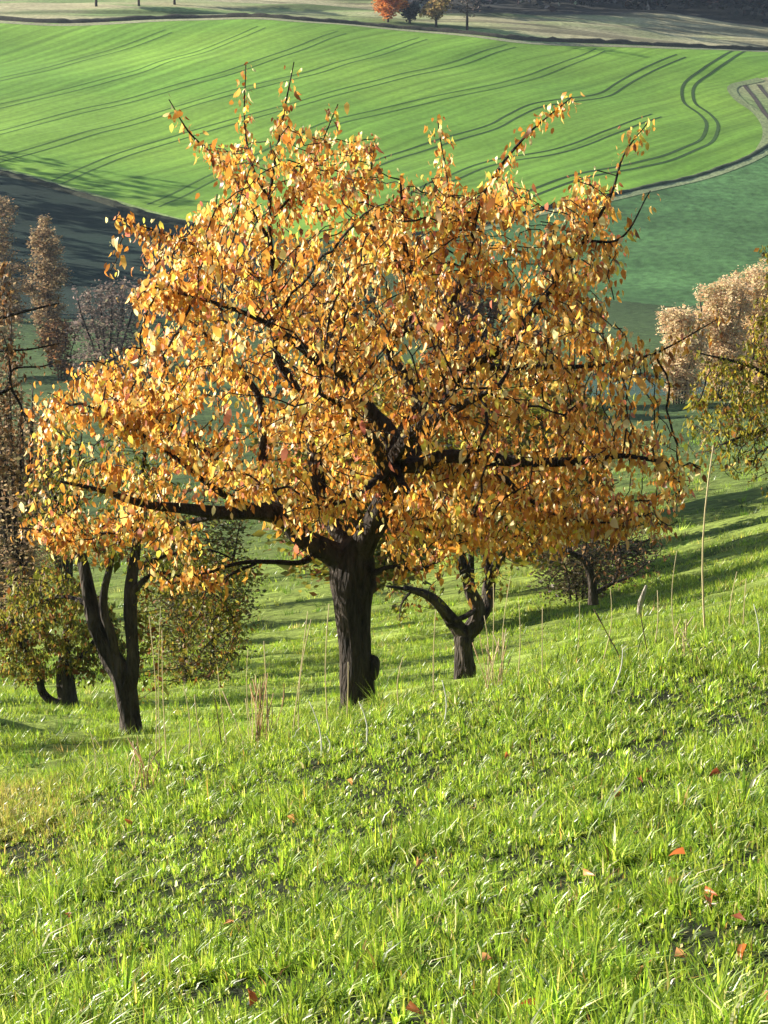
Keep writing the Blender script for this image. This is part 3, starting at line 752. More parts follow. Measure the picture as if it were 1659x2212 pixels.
# ---- forked tree behind, right of the big trunk
Y = 31.0
RT = [
 [(1005, 1510, 0, .25), (1005, 1480, 0, .185), (1005, 1460, 0, .165), (1003, 1410, 0, .16), (1002, 1375, 0, .19)],
 [(1002, 1375, 0, .14), (978, 1345, -.1, .10), (958, 1318, -.2, .085), (930, 1292, -.3, .065), (890, 1276, -.4, .045), (835, 1266, -.5, .02)],
 [(1002, 1375, 0, .14), (1028, 1345, 0, .12), (1032, 1310, 0, .10), (1015, 1275, 0, .09), (1000, 1230, 0, .08), (980, 1155, .1, .06), (960, 1060, .2, .04), (930, 950, .3, .02)],
 [(1028, 1345, 0, .1), (1050, 1315, .2, .09), (1058, 1245, .3, .08), (1076, 1206, .3, .06), (1130, 1170, .4, .045), (1210, 1140, .5, .025), (1290, 1130, .6, .012)],
 [(1058, 1250, .3, .07), (1045, 1190, .4, .06), (1042, 1120, .5, .045), (1060, 1000, .6, .025)],
 [(1002, 1375, 0, .05), (985, 1355, -.2, .04), (965, 1350, -.3, .03)],
 [(890, 1276, -.4, .025), (870, 1300, -.5, .016), (862, 1340, -.5, .008)],
 [(1032, 1310, 0, .05), (1010, 1330, -.2, .04), (985, 1340, -.3, .035)],
]
r = np.random.default_rng(41)
A = ell_px([((1080, 1040), (190, 130), 5), ((1180, 1110), (130, 60), 2), ((960, 1080), (120, 100), 2), ((1010, 1240), (130, 70), 1), ((890, 1290), (70, 50), .7)], Y, dpm(Y), 1300, r)
build_tree('orchard_tree', 'gnarled fruit tree forking low into twisted bare limbs behind the crest', 'tree', [px_limb(L, Y) for L in RT], A,
    step=0.17, kill=0.22, infl=1.2, iters=35, tip=0.006, split=0.034, leaves=1800, leaf_len=0.09, pal=PAL_OLIVE, leaf_mat=M_GREEN, bark=M_BARK2, seed=42, sides=16, rough=0.5, group='fruit trees of the old orchard', limb_step=0.07, shape='dia')

# ---- leafless little tree on the pasture at the right
Y = 48.0
BT = [
 [(1281, 1305, 0, .12), (1281, 1280, 0, .10), (1276, 1240, 0, .09), (1262, 1212, 0, .075), (1225, 1192, -.2, .055), (1150, 1176, -.4, .035), (1085, 1172, -.6, .015)],
 [(1281, 1285, 0, .07), (1320, 1262, .3, .05), (1355, 1248, .5, .04), (1400, 1215, .8, .02)],
 [(1262, 1212, 0, .05), (1268, 1160, .2, .035), (1290, 1120, .2, .02)],
 [(1325, 1260, .3, .05), (1340, 1210, .3, .035), (1330, 1150, .3, .02)],
]
r = np.random.default_rng(51)
A = ell_px([((1290, 1165), (150, 70), 4), ((1380, 1190), (90, 55), 2), ((1180, 1180), (100, 40), 2), ((1340, 1230), (90, 40), 2)], Y, dpm(Y), 1500, r)
build_tree('bare_tree', 'small leafless arching tree standing in the shaded pasture', 'tree', [px_limb(L, Y) for L in BT], A,
    step=0.16, kill=0.17, infl=1.6, iters=40, tip=0.008, split=0.05, leaves=500, leaf_len=0.1, pal=PAL_BROWN, leaf_mat=M_GREEN, seed=52, sides=10, rough=0.3, shape='dia', jitter=.35)
# pale broken stub beside it
sb = at_depth(1382, 1275, 46.0); sb[2] = float(zt(sb[0], sb[1])) - 0.05
v, t, q = tubes(np.array([sb, sb + [0, 0, .3], sb + [.03, 0, .55], sb + [.16, 0, .95]]), np.array([-1, 0, 1, 2]), np.array([.07, .06, .07, .035]), np.ones(4, bool), 8, .3, 4)
tag(mesh_np('tree_stump', v, t, q, mat=bark_mat('bleached_wood', (.3, .25, .2), (.5, .45, .38), 9), smooth=True), 'pale broken stump beside the small leafless tree', 'stump')

# ---- tree at the right edge, olive and yellow leaves
Y = 40.0
gb = ground_at(1790, Y)
base = tuple(gb - [0, 0, .2])
c = at_depth(1790, 900, Y)
RE = [[base + (.17,), tuple(gb + [0, 0, .9]) + (.15,), tuple(c + [0, 0, -1.2]) + (.12,), tuple(c + [-.1, 0, 0]) + (.07,), tuple(c + [-.3, 0, 1.6]) + (.03,), tuple(at_depth(1645, 530, Y)) + (.006,)],
      [tuple(c + [0, 0, -1.2]) + (.1,), tuple(at_depth(1650, 930, Y - .5)) + (.05,), tuple(at_depth(1560, 960, Y - 1)) + (.02,)],
      [tuple(c + [0, 0, -.6]) + (.08,), tuple(at_depth(1640, 800, Y - .3)) + (.04,), tuple(at_depth(1500, 760, Y - .3)) + (.012,)],
      [tuple(c + [0, 0, -.4]) + (.08,), tuple(c + [1.2, .5, .6]) + (.04,), tuple(c + [2.0, .6, 1.2]) + (.015,)]]
r = np.random.default_rng(61)
A = ell_px([((1740, 850), (230, 160), 6), ((1640, 900), (170, 110), 4), ((1690, 700), (80, 150), 1), ((1600, 960), (120, 80), 3), ((1700, 1000), (140, 70), 2)], Y, dpm(Y), 2400, r)
def re_dens(p): return 0.25 + 1.2 * sstep(c[2] - 1.4, c[2] + 0.6, p[:, 2])
build_tree('orchard_tree', 'dense twiggy fruit tree with yellow green leaves on its upper side beside the reeds', 'tree', RE, A,
    step=0.17, kill=0.2, infl=1.2, iters=45, tip=0.007, split=0.05, leaves=9000, leaf_len=0.10, pal=([(130, 126, 40), (158, 142, 52), (98, 100, 36), (186, 168, 60), (150, 104, 44), (110, 78, 50)], [25, 20, 20, 12, 10, 12]), leaf_mat=M_GREEN, bark=M_BARK2, seed=62, sides=12, rough=0.2, group='fruit trees of the old orchard', dens=re_dens, shape='dia')

# ---- nearly bare tree reaching in from the left edge
Y = 30.0
gb = ground_at(-210, Y)
LE = [[tuple(gb - [0, 0, .2]) + (.17,), tuple(gb + [0, 0, .9]) + (.15,), tuple(at_depth(-190, 1150, Y)) + (.13,), tuple(at_depth(-150, 950, Y)) + (.10,), tuple(at_depth(-130, 750, Y)) + (.06,), tuple(at_depth(-110, 560, Y)) + (.02,)]]
LE += [px_limb(L, Y) for L in [
 [(-140, 760, 0, .05), (-60, 712, -.2, .035), (0, 688, -.3, .028), (40, 676, -.4, .024), (128, 655, -.5, .010)],
 [(-150, 860, 0, .05), (-70, 775, -.3, .03), (0, 758, -.4, .022), (60, 755, -.5, .016), (128, 742, -.5, .008)],
 [(-155, 950, 0, .06), (-60, 872, -.5, .04), (0, 849, -.6, .034), (21, 838, -.6, .030), (22, 806, -.6, .020), (98, 790, -.7, .012), (120, 783, -.7, .007)],
 [(21, 838, -.6, .026), (42, 870, -.6, .020), (55, 908, -.6, .012)],
 [(22, 806, -.6, .02), (18, 760, -.6, .012), (5, 720, -.5, .006)],
 [(-180, 1080, 0, .06), (-80, 1020, -.2, .03), (10, 1010, -.3, .015), (70, 1060, -.4, .006)],
]]
r = np.random.default_rng(71)
A = ell_px([((-60, 800), (130, 220), 3), ((0, 960), (80, 100), 2, -.4), ((-40, 640), (90, 120), 1), ((-190, 760), (160, 260), 4)], Y, dpm(Y), 1200, r)
build_tree('orchard_tree', 'almost bare dark fruit tree stretching thin branches in front of the brown poplars', 'tree', LE, A,
    step=0.17, kill=0.22, infl=1.1, iters=35, tip=0.0045, split=0.036, leaves=3500, leaf_len=0.085, pal=PAL_BROWN, leaf_mat=M_GREEN, bark=M_BARK2, seed=72, sides=12, rough=0.2, group='fruit trees of the old orchard', shape='dia')

# ---- trees and thickets of the valley floor
def valley_tree(name, label, cat, y, x0, x1, ytop, pal, twig, leafm, n_att, leaves, leaf_len, seed, group=None, multi=1, ybase=None, lean=0.0, tipr=0.02, hang=0.0, spread=1.0, step=0.5, low=.18):
    """a tree whose crown spans the display columns x0..x1 and tops out at row ytop"""
    s = dpm(y); cx = (x0 + x1) / 2
    g = ground_at(cx, y); top = at_depth(cx, ytop, y); H = top[2] - g[2]; Wd = (x1 - x0) / s / 2
    limbs = []
    r = np.random.default_rng(seed)
    for k in range(multi):
        o = 0 if multi == 1 else (k / (multi - 1) - 0.5) * Wd * 1.0
        b = g + [o * 0.35, 0, -0.3]
        limbs.append([tuple(b) + (H * .018 / multi ** .3,), tuple(g + [o * .6, 0, H * .35]) + (H * .013 / multi ** .3,), tuple(g + [o * 1.2 + lean * .6, 0, H * .7]) + (H * .008,), tuple(g + [o * 1.5 + lean, 0, H * .95]) + (H * .002,)])
    parts = []
    for k in range(9):
        f = low + (.93 - low) * (k / 8)
        wr = 1.3 * Wd * math.sqrt(max(0.12, 1 - ((f - (low + .96) / 2) / ((1.02 - low) * .62)) ** 2))
        parts.append((g + np.array([lean * f + r.normal(0, .18) * Wd, r.normal(0, .2) * Wd, H * f]), (wr * .8, wr * .8, H * .13), 1))
    A = ellipsoids(parts, n_att, r, 0.1)
    return build_tree(name, label, cat, limbs, A, step=step, kill=step * 1.0, infl=step * 7, iters=50, tip=tipr, split=0.09, leaves=int(leaves * 2.2), leaf_len=leaf_len, leaf_w=0.5, pal=pal, leaf_mat=leafm, bark=M_TWIG, twig=twig, seed=seed,
        group=group, shape='dia', loose=0.22, hang=hang, spread=spread, leaf_r=tipr * 1.6, sides=8, rough=0.1, twig_sides=3)
PAL_POP = ([(158, 134, 102), (174, 148, 112), (134, 114, 90), (186, 162, 124), (116, 100, 82)], [25, 20, 20, 15, 15])
PAL_WIL = ([(224, 196, 154), (234, 210, 170), (208, 178, 138), (220, 200, 152), (194, 164, 128)], [25, 25, 20, 15, 10])
PAL_GREY = ([(128, 112, 102), (108, 96, 90), (146, 128, 114), (92, 84, 80)], [25, 20, 20, 15])
valley_tree('poplar_tree', 'tall brown leaved tree at the foot of the shaded field, wider of the pair', 'tree', 186, -95, 82, 432, PAL_POP, M_GTWIG, M_TWIGLEAF, 1000, 9000, .26, 101)
valley_tree('poplar_tree', 'slimmer pale brown tree at the foot of the shaded field', 'tree', 190, 74, 160, 480, PAL_POP, M_GTWIG, M_TWIGLEAF, 700, 5000, .26, 102)
valley_tree('thicket', 'low brown thicket between the slim brown tree and the grey bush', 'bush', 182, 95, 190, 695, PAL_BROWN, M_GTWIG, M_TWIGLEAF, 250, 900, .3, 103, multi=4)
valley_tree('grey_bush', 'bushy grey leafless thicket below the shaded field', 'bush', 172, 150, 330, 608, PAL_GREY, M_GTWIG, M_TWIGLEAF, 900, 2600, .28, 104, multi=6, tipr=0.024)
valley_tree('willow_thicket', 'low pale tan willow thicket at the pond bank', 'bush', 150, 1405, 1520, 668, PAL_WIL, M_PTWIG, M_TWIGLEAF, 600, 5200, .22, 105, multi=5, step=.42)
valley_tree('willow_thicket', 'middle tan willow thicket with slender dark stems', 'bush', 153, 1480, 1610, 612, PAL_WIL, M_PTWIG, M_TWIGLEAF, 800, 7600, .22, 106, multi=6, step=.42)
valley_tree('willow_thicket', 'tallest pinkish tan willow thicket beside the yellow green tree', 'bush', 156, 1560, 1700, 572, PAL_WIL, M_PTWIG, M_TWIGLEAF, 800, 7600, .22, 107, multi=6, step=.42)
valley_tree('scrub', 'dark scrub at the pond edge', 'bush', 178, 1090, 1200, 700, PAL_BROWN, M_GTWIG, M_TWIGLEAF, 250, 1200, .3, 108, multi=4)
# orchard neighbours behind the big crown, the first added to shade the slope
valley_tree('orchard_tree', 'mostly hidden fruit tree added behind the middle of the orange crown for its shadow', 'tree', 55, 560, 986, 880, PAL_OLIVE, M_TWIG, M_GREEN, 800, 6000, .24, 109, low=.38, tipr=.009, step=.26)
valley_tree('orchard_tree', 'half hidden fruit tree behind the right of the orange crown', 'tree', 92, 880, 1110, 840, PAL_OLIVE, M_TWIG, M_GREEN, 450, 2400, .14, 110, tipr=.009, step=.26)

for k, (y_, a_, b_, t_, lab) in enumerate([(70, -110, 60, 640, 'dense brown scrub at the edge of the orchard behind the bare branches'), (64, -40, 95, 800, 'brown twiggy bush standing before the dense scrub'),
        (84, 60, 200, 880, 'olive brown bush at the orchard edge below the grey thicket'), (76, -20, 110, 900, 'low brown bush at the orchard edge'), (58, -130, 10, 860, 'tangled dark bush reaching to the pasture edge')]):
    valley_tree('orchard_bush', lab, 'bush', y_, a_, b_, t_, PAL_POP if k != 2 else PAL_OLIVE, M_GTWIG, M_TWIGLEAF, 420, 1900, .16, 120 + k, multi=5, tipr=.010, step=.28, group='brown bushes along the orchard edge')

valley_tree('orchard_tree', 'olive fruit tree standing behind the split grey trunk', 'tree', 46, 285, 555, 1090, ([(96, 98, 44), (112, 106, 50), (78, 80, 40), (120, 92, 52), (100, 70, 44)], [3, 2, 3, 1, 1]), M_TWIG, M_GREEN, 1000, 4500, .10, 111, tipr=.009, step=.22, low=.10, multi=2)
valley_tree('orchard_tree', 'unseen leafy fruit tree added beyond the left edge to shade the pasture', 'tree', 54, -560, -220, 880, PAL_OLIVE, M_TWIG, M_GREEN, 700, 5000, .17, 112, tipr=.009, step=.28, low=.25)  # off-frame shadow caster for the left pasture
valley_tree('orchard_tree', 'second unseen leafy fruit tree added beyond the left edge for shade', 'tree', 40, -700, -330, 760, PAL_OLIVE, M_TWIG, M_GREEN, 700, 5000, .16, 113, tipr=.009, step=.28, low=.25)  # second unseen tree, also placed for its shadow
valley_tree('orchard_tree', 'dense fruit tree added behind the gnarled forked tree to cast shade', 'tree', 64, 790, 1250, 860, PAL_OLIVE, M_TWIG, M_GREEN, 800, 6000, .25, 116, tipr=.009, step=.28, low=.40)  # shadow caster added with its trunk behind the forked tree
valley_tree('orchard_tree', 'dense fruit tree added low behind the orange crown to cast shade', 'tree', 82, 740, 1060, 800, PAL_OLIVE, M_TWIG, M_GREEN, 800, 5500, .27, 117, tipr=.01, step=.3, low=.25)  # added for the shade it throws across the slope
valley_tree('orchard_tree', 'dense fruit tree added lowest on the slope behind the orange crown for shade', 'tree', 84, 1010, 1290, 800, PAL_OLIVE, M_TWIG, M_GREEN, 800, 5500, .27, 118, tipr=.01, step=.3, low=.25)  # another added caster, lower on the slope
PAL_DARK = ([(92, 84, 52), (78, 74, 46), (104, 88, 60), (70, 62, 46)], [3, 3, 2, 2])
valley_tree('orchard_bush', 'dark twiggy bush behind the small leafless tree', 'bush', 57, 1130, 1400, 1085, PAL_DARK, M_TWIG, M_GREEN, 700, 2600, .12, 119, tipr=.011, step=.26, low=.12, multi=5)
valley_tree('orchard_tree', 'dense hidden fruit tree added on the slope to shade the right pasture', 'tree', 72, 1080, 1330, 860, PAL_OLIVE, M_TWIG, M_GREEN, 800, 6000, .27, 125, tipr=.01, step=.3, low=.15)  # added to fill in the shade on the right pasture
valley_tree('orchard_bush', 'unseen leafy bush added beyond the left edge to shade the ground there', 'bush', 26.0, -640, -390, 1230, PAL_DARK, M_TWIG, M_GREEN, 900, 3500, .07, 126, tipr=.006, step=.14, low=.08, multi=5)  # unseen bush placed to throw a dark band by the split tree
valley_tree('valley_bush', 'dense hidden valley bush added to shade the meadow before the pond', 'bush', 152, 900, 1090, 600, PAL_BROWN, M_GTWIG, M_TWIGLEAF, 500, 4000, .4, 114, multi=5)  # shadow caster added for the meadow in front of the pond
valley_tree('valley_bush', 'dense hidden valley bush added behind the orange crown for shade', 'bush', 146, 640, 840, 600, PAL_BROWN, M_GTWIG, M_TWIGLEAF, 500, 4000, .4, 115, multi=5)  # second caster added out of sight behind the crown

# ---- trees on the pasture above the field
PAL_FO = ([(206, 128, 66), (220, 150, 84), (180, 104, 54), (196, 136, 80)], [25, 20, 20, 15])
PAL_FB = ([(150, 128, 84), (166, 144, 96), (126, 108, 74), (178, 152, 90)], [25, 20, 20, 15])
PAL_FD = ([(52, 60, 62), (44, 52, 58), (64, 70, 66)], [1, 1, 1])
def far_tree(label, dx, dy, crown_w, crown_h, low, pal, seed, leaves=1800, leaf=.55, name='pasture_tree', tr=.28, n_att=260):
    g = ground_hit(dx, dy, 300, 700); s = dpm(g[1]); W_, H_ = crown_w / s / 2, crown_h / s; lo = low / s
    limbs = [[tuple(g - [0, 0, .3]) + (tr,), tuple(g + [0, 0, lo]) + (tr * .8,), tuple(g + [0, 0, lo + H_ * .5]) + (tr * .4,), tuple(g + [0.2, 0, lo + H_ * .95]) + (.05,)]]
    r = np.random.default_rng(seed)
    parts = [(g + np.array([0, 0, lo + H_ * .5]), (W_ * .9, W_ * .9, H_ * .5), 3)]
    for k in range(5): parts.append((g + np.array([r.normal(0, .45) * W_, r.normal(0, .4) * W_, lo + H_ * (.25 + .6 * r.random())]), (W_ * .45, W_ * .45, H_ * .25), 1))
    return build_tree(name, label, 'tree', limbs, ellipsoids(parts, n_att, r, .15), step=.7, kill=.8, infl=6, iters=25, tip=.04, split=.12, leaves=leaves, leaf_len=leaf, leaf_w=.6, pal=pal, leaf_mat=M_TWIGLEAF,
        seed=seed, shape='dia', loose=.35, hang=0., spread=1., leaf_r=.07, sides=8, rough=.1, twig_sides=3, group='trees on the pasture above the field')
far_tree('orange beech coloured tree in the row above the field', 838, 48, 78, 62, 6, PAL_FO, 201)
far_tree('small dark evergreen bush between the orange and the tan tree above the field', 885, 50, 42, 28, 8, PAL_FD, 202, 900)
far_tree('rounded tan leaved tree between the dark bush and the bare tree above the field', 942, 58, 58, 42, 14, PAL_FB, 203, 1200)
far_tree('tall bare grey tree ending the row above the field', 1009, 65, 74, 66, 20, ([(96, 88, 84), (110, 100, 94)], [1, 1]), 204, 260, .4, n_att=420)
far_tree('slender pasture tree with a pale stub at its foot', 208, 14, 60, 70, 26, PAL_FB, 205)
far_tree('dark stemmed pasture tree in the middle of the left three', 300, 13, 70, 80, 26, PAL_FB, 206)
far_tree('dark stemmed pasture tree nearest the row of four', 377, 10, 70, 80, 26, PAL_FB, 207)

# ---- woods: one mass behind the pasture, one unseen left of the frame, placed to shade the field
def wood(name, label, spots, hmin, hmax, per, leaf, pal, seed):
    r = np.random.default_rng(seed); Ps = []; tv = []; 
    for (x, y) in spots:
        z = float(zt(x, y)); H = r.uniform(hmin, hmax); W_ = H * r.uniform(.22, .32)
        d = r.normal(0, 1, (per, 3)); d /= np.linalg.norm(d, axis=1)[:, None]
        f = (0.35 + .65 * r.random((per, 1))) ** .6
        Ps.append(np.array([x, y, z + H * .52]) + d * f * np.array([W_, W_, H * .5]))
    P = np.concatenate(Ps); n = len(P)
    ax, ac, no = leaf_frames(n, r, 0.1, 1.0)
    L = leaf * np.exp(r.normal(0, .25, n))
    v, t, c_ = leaves_mesh(P, L, L * .7, ax, ac, no, palette(*pal, n, r), 'dia')
    o = mesh_np(name, v, tris=t, col=c_, mat=M_TWIGLEAF)
    tag(o, label, 'woods', kind='stuff')
r = np.random.default_rng(301)
spots = [(x, y) for x, y in np.c_[r.uniform(-10, 240, 420), r.uniform(388, 560, 420)] if x / y > 0.004 and y > 398 + max(0, x / y - .05) * 200]
wood('woodland', 'dark bluish wood behind the pasture', spots, 13, 19, 190, 1.5, ([(52, 58, 66), (60, 62, 70), (44, 50, 62), (78, 64, 66), (50, 62, 60)], [2, 2, 2, 1, 1]), 302)  # haze tone put into the dark bluish leaf colours
spots = [(x, y) for x, y in np.c_[r.uniform(-170, -45, 420), r.uniform(180, 330, 420)] if x < -0.262 * y - 1 and in_poly(np.array([[x, y]]), D_POLY)[0]]
wood('woodland', 'unseen wooded slope shading the field from the left', spots, 13, 17, 170, 1.2, PAL_POP, 303)

# ------------------------------------------------------------------ grass
def blades(P, h, w, bend, az, col, segs=2, mat=None, name='grass'):
    """tapering bent blades; P roots, h height, w width, bend horizontal reach, az direction of the bend"""
    n = len(P); d = np.c_[np.cos(az), np.sin(az), np.zeros(n)]; s = np.c_[-np.sin(az + .6), np.cos(az + .6), np.zeros(n)]
    rows = []
    if segs == 2:
        for f, wf in ((0, 1.0), (0.55, 0.8)):
            c_ = P + np.c_[d[:, :2] * (bend * f * f)[:, None], h * f * (1 - .15 * f * bend / (h + 1e-6))]
            rows += [c_ - s * (w * wf / 2)[:, None], c_ + s * (w * wf / 2)[:, None]]
        rows.append(P + np.c_[d[:, :2] * bend[:, None], h * (1 - .25 * np.minimum(1, bend / (h + 1e-6)))])
        v = np.stack(rows, 1).reshape(-1, 3); b = (np.arange(n) * 5)[:, None]
        q = b + np.array([[0, 1, 3, 2]]); t = b + np.array([[2, 3, 4]])
        # one even colour from root to tip of each blade
        c5 = np.repeat(col, 5, 0)
        return v, t, q, c5
    rows = [P - s * (w / 2)[:, None], P + s * (w / 2)[:, None], P + np.c_[d[:, :2] * bend[:, None], h]]
    v = np.stack(rows, 1).reshape(-1, 3); b = (np.arange(n) * 3)[:, None]
    return v, b + np.array([[0, 1, 2]]), None, np.repeat(col, 3, 0)
GREENS = ([(154, 176, 66), (132, 156, 56), (108, 134, 48), (176, 192, 88), (80, 108, 44), (194, 190, 122), (216, 208, 172), (158, 126, 78)], [24, 24, 20, 12, 14, 3, 2, 1.4])
r = np.random.default_rng(401)
# foreground bank: tufts of blades fanning out of a common root, and single blades between them
nt = 15000
ty_ = 5.0 + 14 * r.random(nt) ** 0.85; tx_ = (r.random(nt) * 2 - 1) * (0.215 * ty_ + 1.3)
cl = fbm(tx_ * 1.5, ty_ * 1.5, 411)
k = r.random(nt) < 0.55 + 0.55 * sstep(0.32, 0.58, cl); tx_, ty_, cl = tx_[k], ty_[k], cl[k]; nt = len(tx_)
per = r.integers(10, 34, nt); own = np.repeat(np.arange(nt), per); n1 = len(own)
tr_ = 0.018 + 0.035 * r.random(nt); th_ = (0.045 + 0.065 * sstep(0.35, 0.75, cl)) * np.exp(r.normal(0, .28, nt))
an = r.random(n1) * 6.283; rd = tr_[own] * np.sqrt(r.random(n1))
x1 = tx_[own] + rd * np.cos(an); y1 = ty_[own] + rd * np.sin(an)
h1 = th_[own] * np.exp(r.normal(0, .25, n1)); b1 = h1 * np.clip(rd / tr_[own] * 0.9 + r.normal(0, .25, n1), .05, 1.6)
wind = 0.5 * np.cos(an) * 0 + an + r.normal(0, .5, n1)
hue1 = r.normal(0, .22, nt)[own]
n2 = 120000
y2 = 5.0 + 14 * r.random(n2) ** 0.85; x2 = (r.random(n2) * 2 - 1) * (0.215 * y2 + 1.3)
cl2 = fbm(x2 * 1.5, y2 * 1.5, 411); k = r.random(n2) < 0.62 + 0.5 * sstep(0.3, 0.55, cl2); x2, y2, cl2 = x2[k], y2[k], cl2[k]; n2 = len(x2)
h2 = (0.035 + 0.05 * sstep(0.3, 0.75, cl2)) * np.exp(r.normal(0, .35, n2)); b2 = h2 * np.abs(r.normal(.6, .5, n2))
xx = np.r_[x1, x2]; yy = np.r_[y1, y2]; h = np.r_[h1, h2]; bend = np.r_[b1, b2]; az = np.r_[wind, r.random(n2) * 6.283]; n = n1 + n2
P = np.c_[xx, yy, zt(xx, yy) - 0.008]
w = 0.0086 * np.exp(r.normal(0, .25, n))
col = palette(*GREENS, n, r, .15) * np.exp(np.r_[hue1, r.normal(0, .1, n2)])[:, None]
pale = r.random(n) < 0.012; col[pale] = palette([(228, 226, 214), (214, 206, 176)], [1, 1], int(pale.sum()), r, .08); w[pale] *= 1.5; bend[pale] *= 1.5
dry = sstep(-1.4, -2.6, xx + 0.25 * (yy - 12)) * sstep(11.0, 13.5, yy)
dryc = palette([(168, 158, 92), (150, 140, 84), (184, 170, 110), (140, 144, 70)], [1, 1, 1, 1], n, r, .15)
dm = (r.random(n) < dry * .75)[:, None]; col = np.where(dm, dryc, col)
v, t, q, c5 = blades(P, h, w, bend, az, col)
go = mesh_np('grass', v, t, q, c5, M_GRASS)
tag(go, 'bright sunlit green grass covering the near bank', 'grass', kind='stuff')
# pasture grass behind the crest
n = 380000
yy = 18.0 + 47 * r.random(n) ** 1.5
xx = (r.random(n) * 2 - 1) * (0.215 * yy + 1.0)
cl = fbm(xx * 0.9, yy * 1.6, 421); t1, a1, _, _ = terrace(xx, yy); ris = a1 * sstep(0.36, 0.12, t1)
keep = r.random(n) < 0.10 + 0.75 * sstep(0.38, 0.62, cl) + 0.6 * ris
xx, yy, cl, ris = xx[keep], yy[keep], cl[keep], ris[keep]; n = len(xx)
P = np.c_[xx, yy, zt(xx, yy) - 0.01]
h = (0.025 + 0.075 * sstep(0.38, 0.72, cl) + 0.05 * ris) * np.exp(r.normal(0, .3, n)) * (1 + 0.012 * (yy - 18))
w = 0.013 * (1 + .03 * (yy - 18)) * np.exp(r.normal(0, .25, n)); bend = h * np.abs(r.normal(.7, .5, n)); az = r.random(n) * 6.283
pc = palette([(152, 172, 62), (134, 158, 56), (110, 136, 50), (168, 180, 80), (182, 176, 110)], [24, 24, 20, 10, 4], n, r, .16) * (1.05 - .6 * ris + .9 * (fbm(xx * .5, yy * 1.0, 425) - .5)).clip(.25, 2)[:, None]  # terrace foot shading carried into the blade colour
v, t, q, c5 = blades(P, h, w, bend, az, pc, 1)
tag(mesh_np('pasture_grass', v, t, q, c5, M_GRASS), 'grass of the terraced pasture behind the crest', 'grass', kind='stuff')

# tussocks of longer grass strung along the terraces
nt = 11000
ty_ = 18.5 + 105 * r.random(nt) ** 1.5; tx_ = (r.random(nt) * 2 - 1) * (0.215 * ty_ + 1.0)
t1, a1, t2, a2 = terrace(tx_, ty_); cl = fbm(tx_ * .5, ty_ * .8, 431)
on = np.where(ty_ < 60, a1 * sstep(.4, .1, t1), a2 * sstep(.4, .1, t2))
k = r.random(nt) < .18 + .9 * on + .5 * sstep(.5, .7, cl); tx_, ty_, on = tx_[k], ty_[k], on[k]
for o in bpy.data.objects:                       # longer grass left standing round the tree feet
    if o.type == 'EMPTY' and o.name.startswith(('cherry', 'orchard_tree', 'bare_tree')) and o.location.y < 60:
        a_ = r.random(45) * 6.283; d_ = .18 + .35 * r.random(45)
        tx_ = np.r_[tx_, o.location.x + d_ * np.cos(a_)]; ty_ = np.r_[ty_, o.location.y + d_ * np.sin(a_)]; on = np.r_[on, np.zeros(45)]
nt = len(tx_)
own = np.repeat(np.arange(nt), 14); n1 = len(own); sc_ = (1 + .016 * (ty_ - 18))[own]
an = r.random(n1) * 6.283; rd = sc_ * (.05 + .10 * r.random(nt))[own] * np.sqrt(r.random(n1))
x1 = tx_[own] + rd * np.cos(an) * 1.8; y1 = ty_[own] + rd * np.sin(an)
h1 = sc_ * (.05 + .10 * r.random(nt))[own] * np.exp(r.normal(0, .25, n1)); b1 = h1 * np.abs(r.normal(.6, .35, n1))
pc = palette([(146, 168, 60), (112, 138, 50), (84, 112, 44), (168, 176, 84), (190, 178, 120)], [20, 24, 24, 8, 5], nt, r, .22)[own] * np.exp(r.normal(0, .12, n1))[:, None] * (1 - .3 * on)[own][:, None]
v, t, q, c5 = blades(np.c_[x1, y1, zt(x1, y1) - .01], h1, .016 * sc_ * np.exp(r.normal(0, .2, n1)), b1, an, pc, 1)
tag(mesh_np('tussock_grass', v, t, q, c5, M_GRASS), 'rough tussocks along the terraces of the pasture', 'grass', kind='stuff')

# ------------------------------------------------------------------ dry stalks standing above the crest
STRAW = s2l([(214, 196, 150)])[0]; GREYB = s2l([(96, 80, 62)])[0]
def stalk(bx, by, tx, ty, y, rad=.005, colr=STRAW, head=.0, name='dry_stalk', label=None, cat='stalk', group=None, bendx=0.0, parent=None):
    """pixel of foot and of tip; the foot is on the ground at depth y"""
    g = ground_at(bx, y); tip_ = at_depth(tx, ty, y); 
    f = np.linspace(0, 1, 7)[:, None]
    P = g * (1 - f) + tip_ * f + np.c_[bendx * np.sin(np.pi * f), 0 * f, 0 * f]
    P[0, 2] -= .03
    rad_ = rad * (1 - .5 * f[:, 0])
    if head: rad_ = rad_ + head * np.exp(-((f[:, 0] - .9) / .07) ** 2)
    v, t, q = tubes(P, np.arange(-1, 6), rad_, np.ones(7, bool), 5, 0, 1)
    o = mesh_np(name, v, t, q, col=np.tile(colr, (len(v), 1)), mat=M_STALK, parent=parent, smooth=True)
    if parent is None: tag(o, label or 'thin pale dry grass stalk standing above the crest of the bank', cat, group or 'dry grass stalks along the crest')
    return o
stalk(1537, 1285, 1541, 962, 17.5, .011, bendx=-.06, head=.004, label='tallest pale dry stalk rising from the crest in front of the shaded pasture')
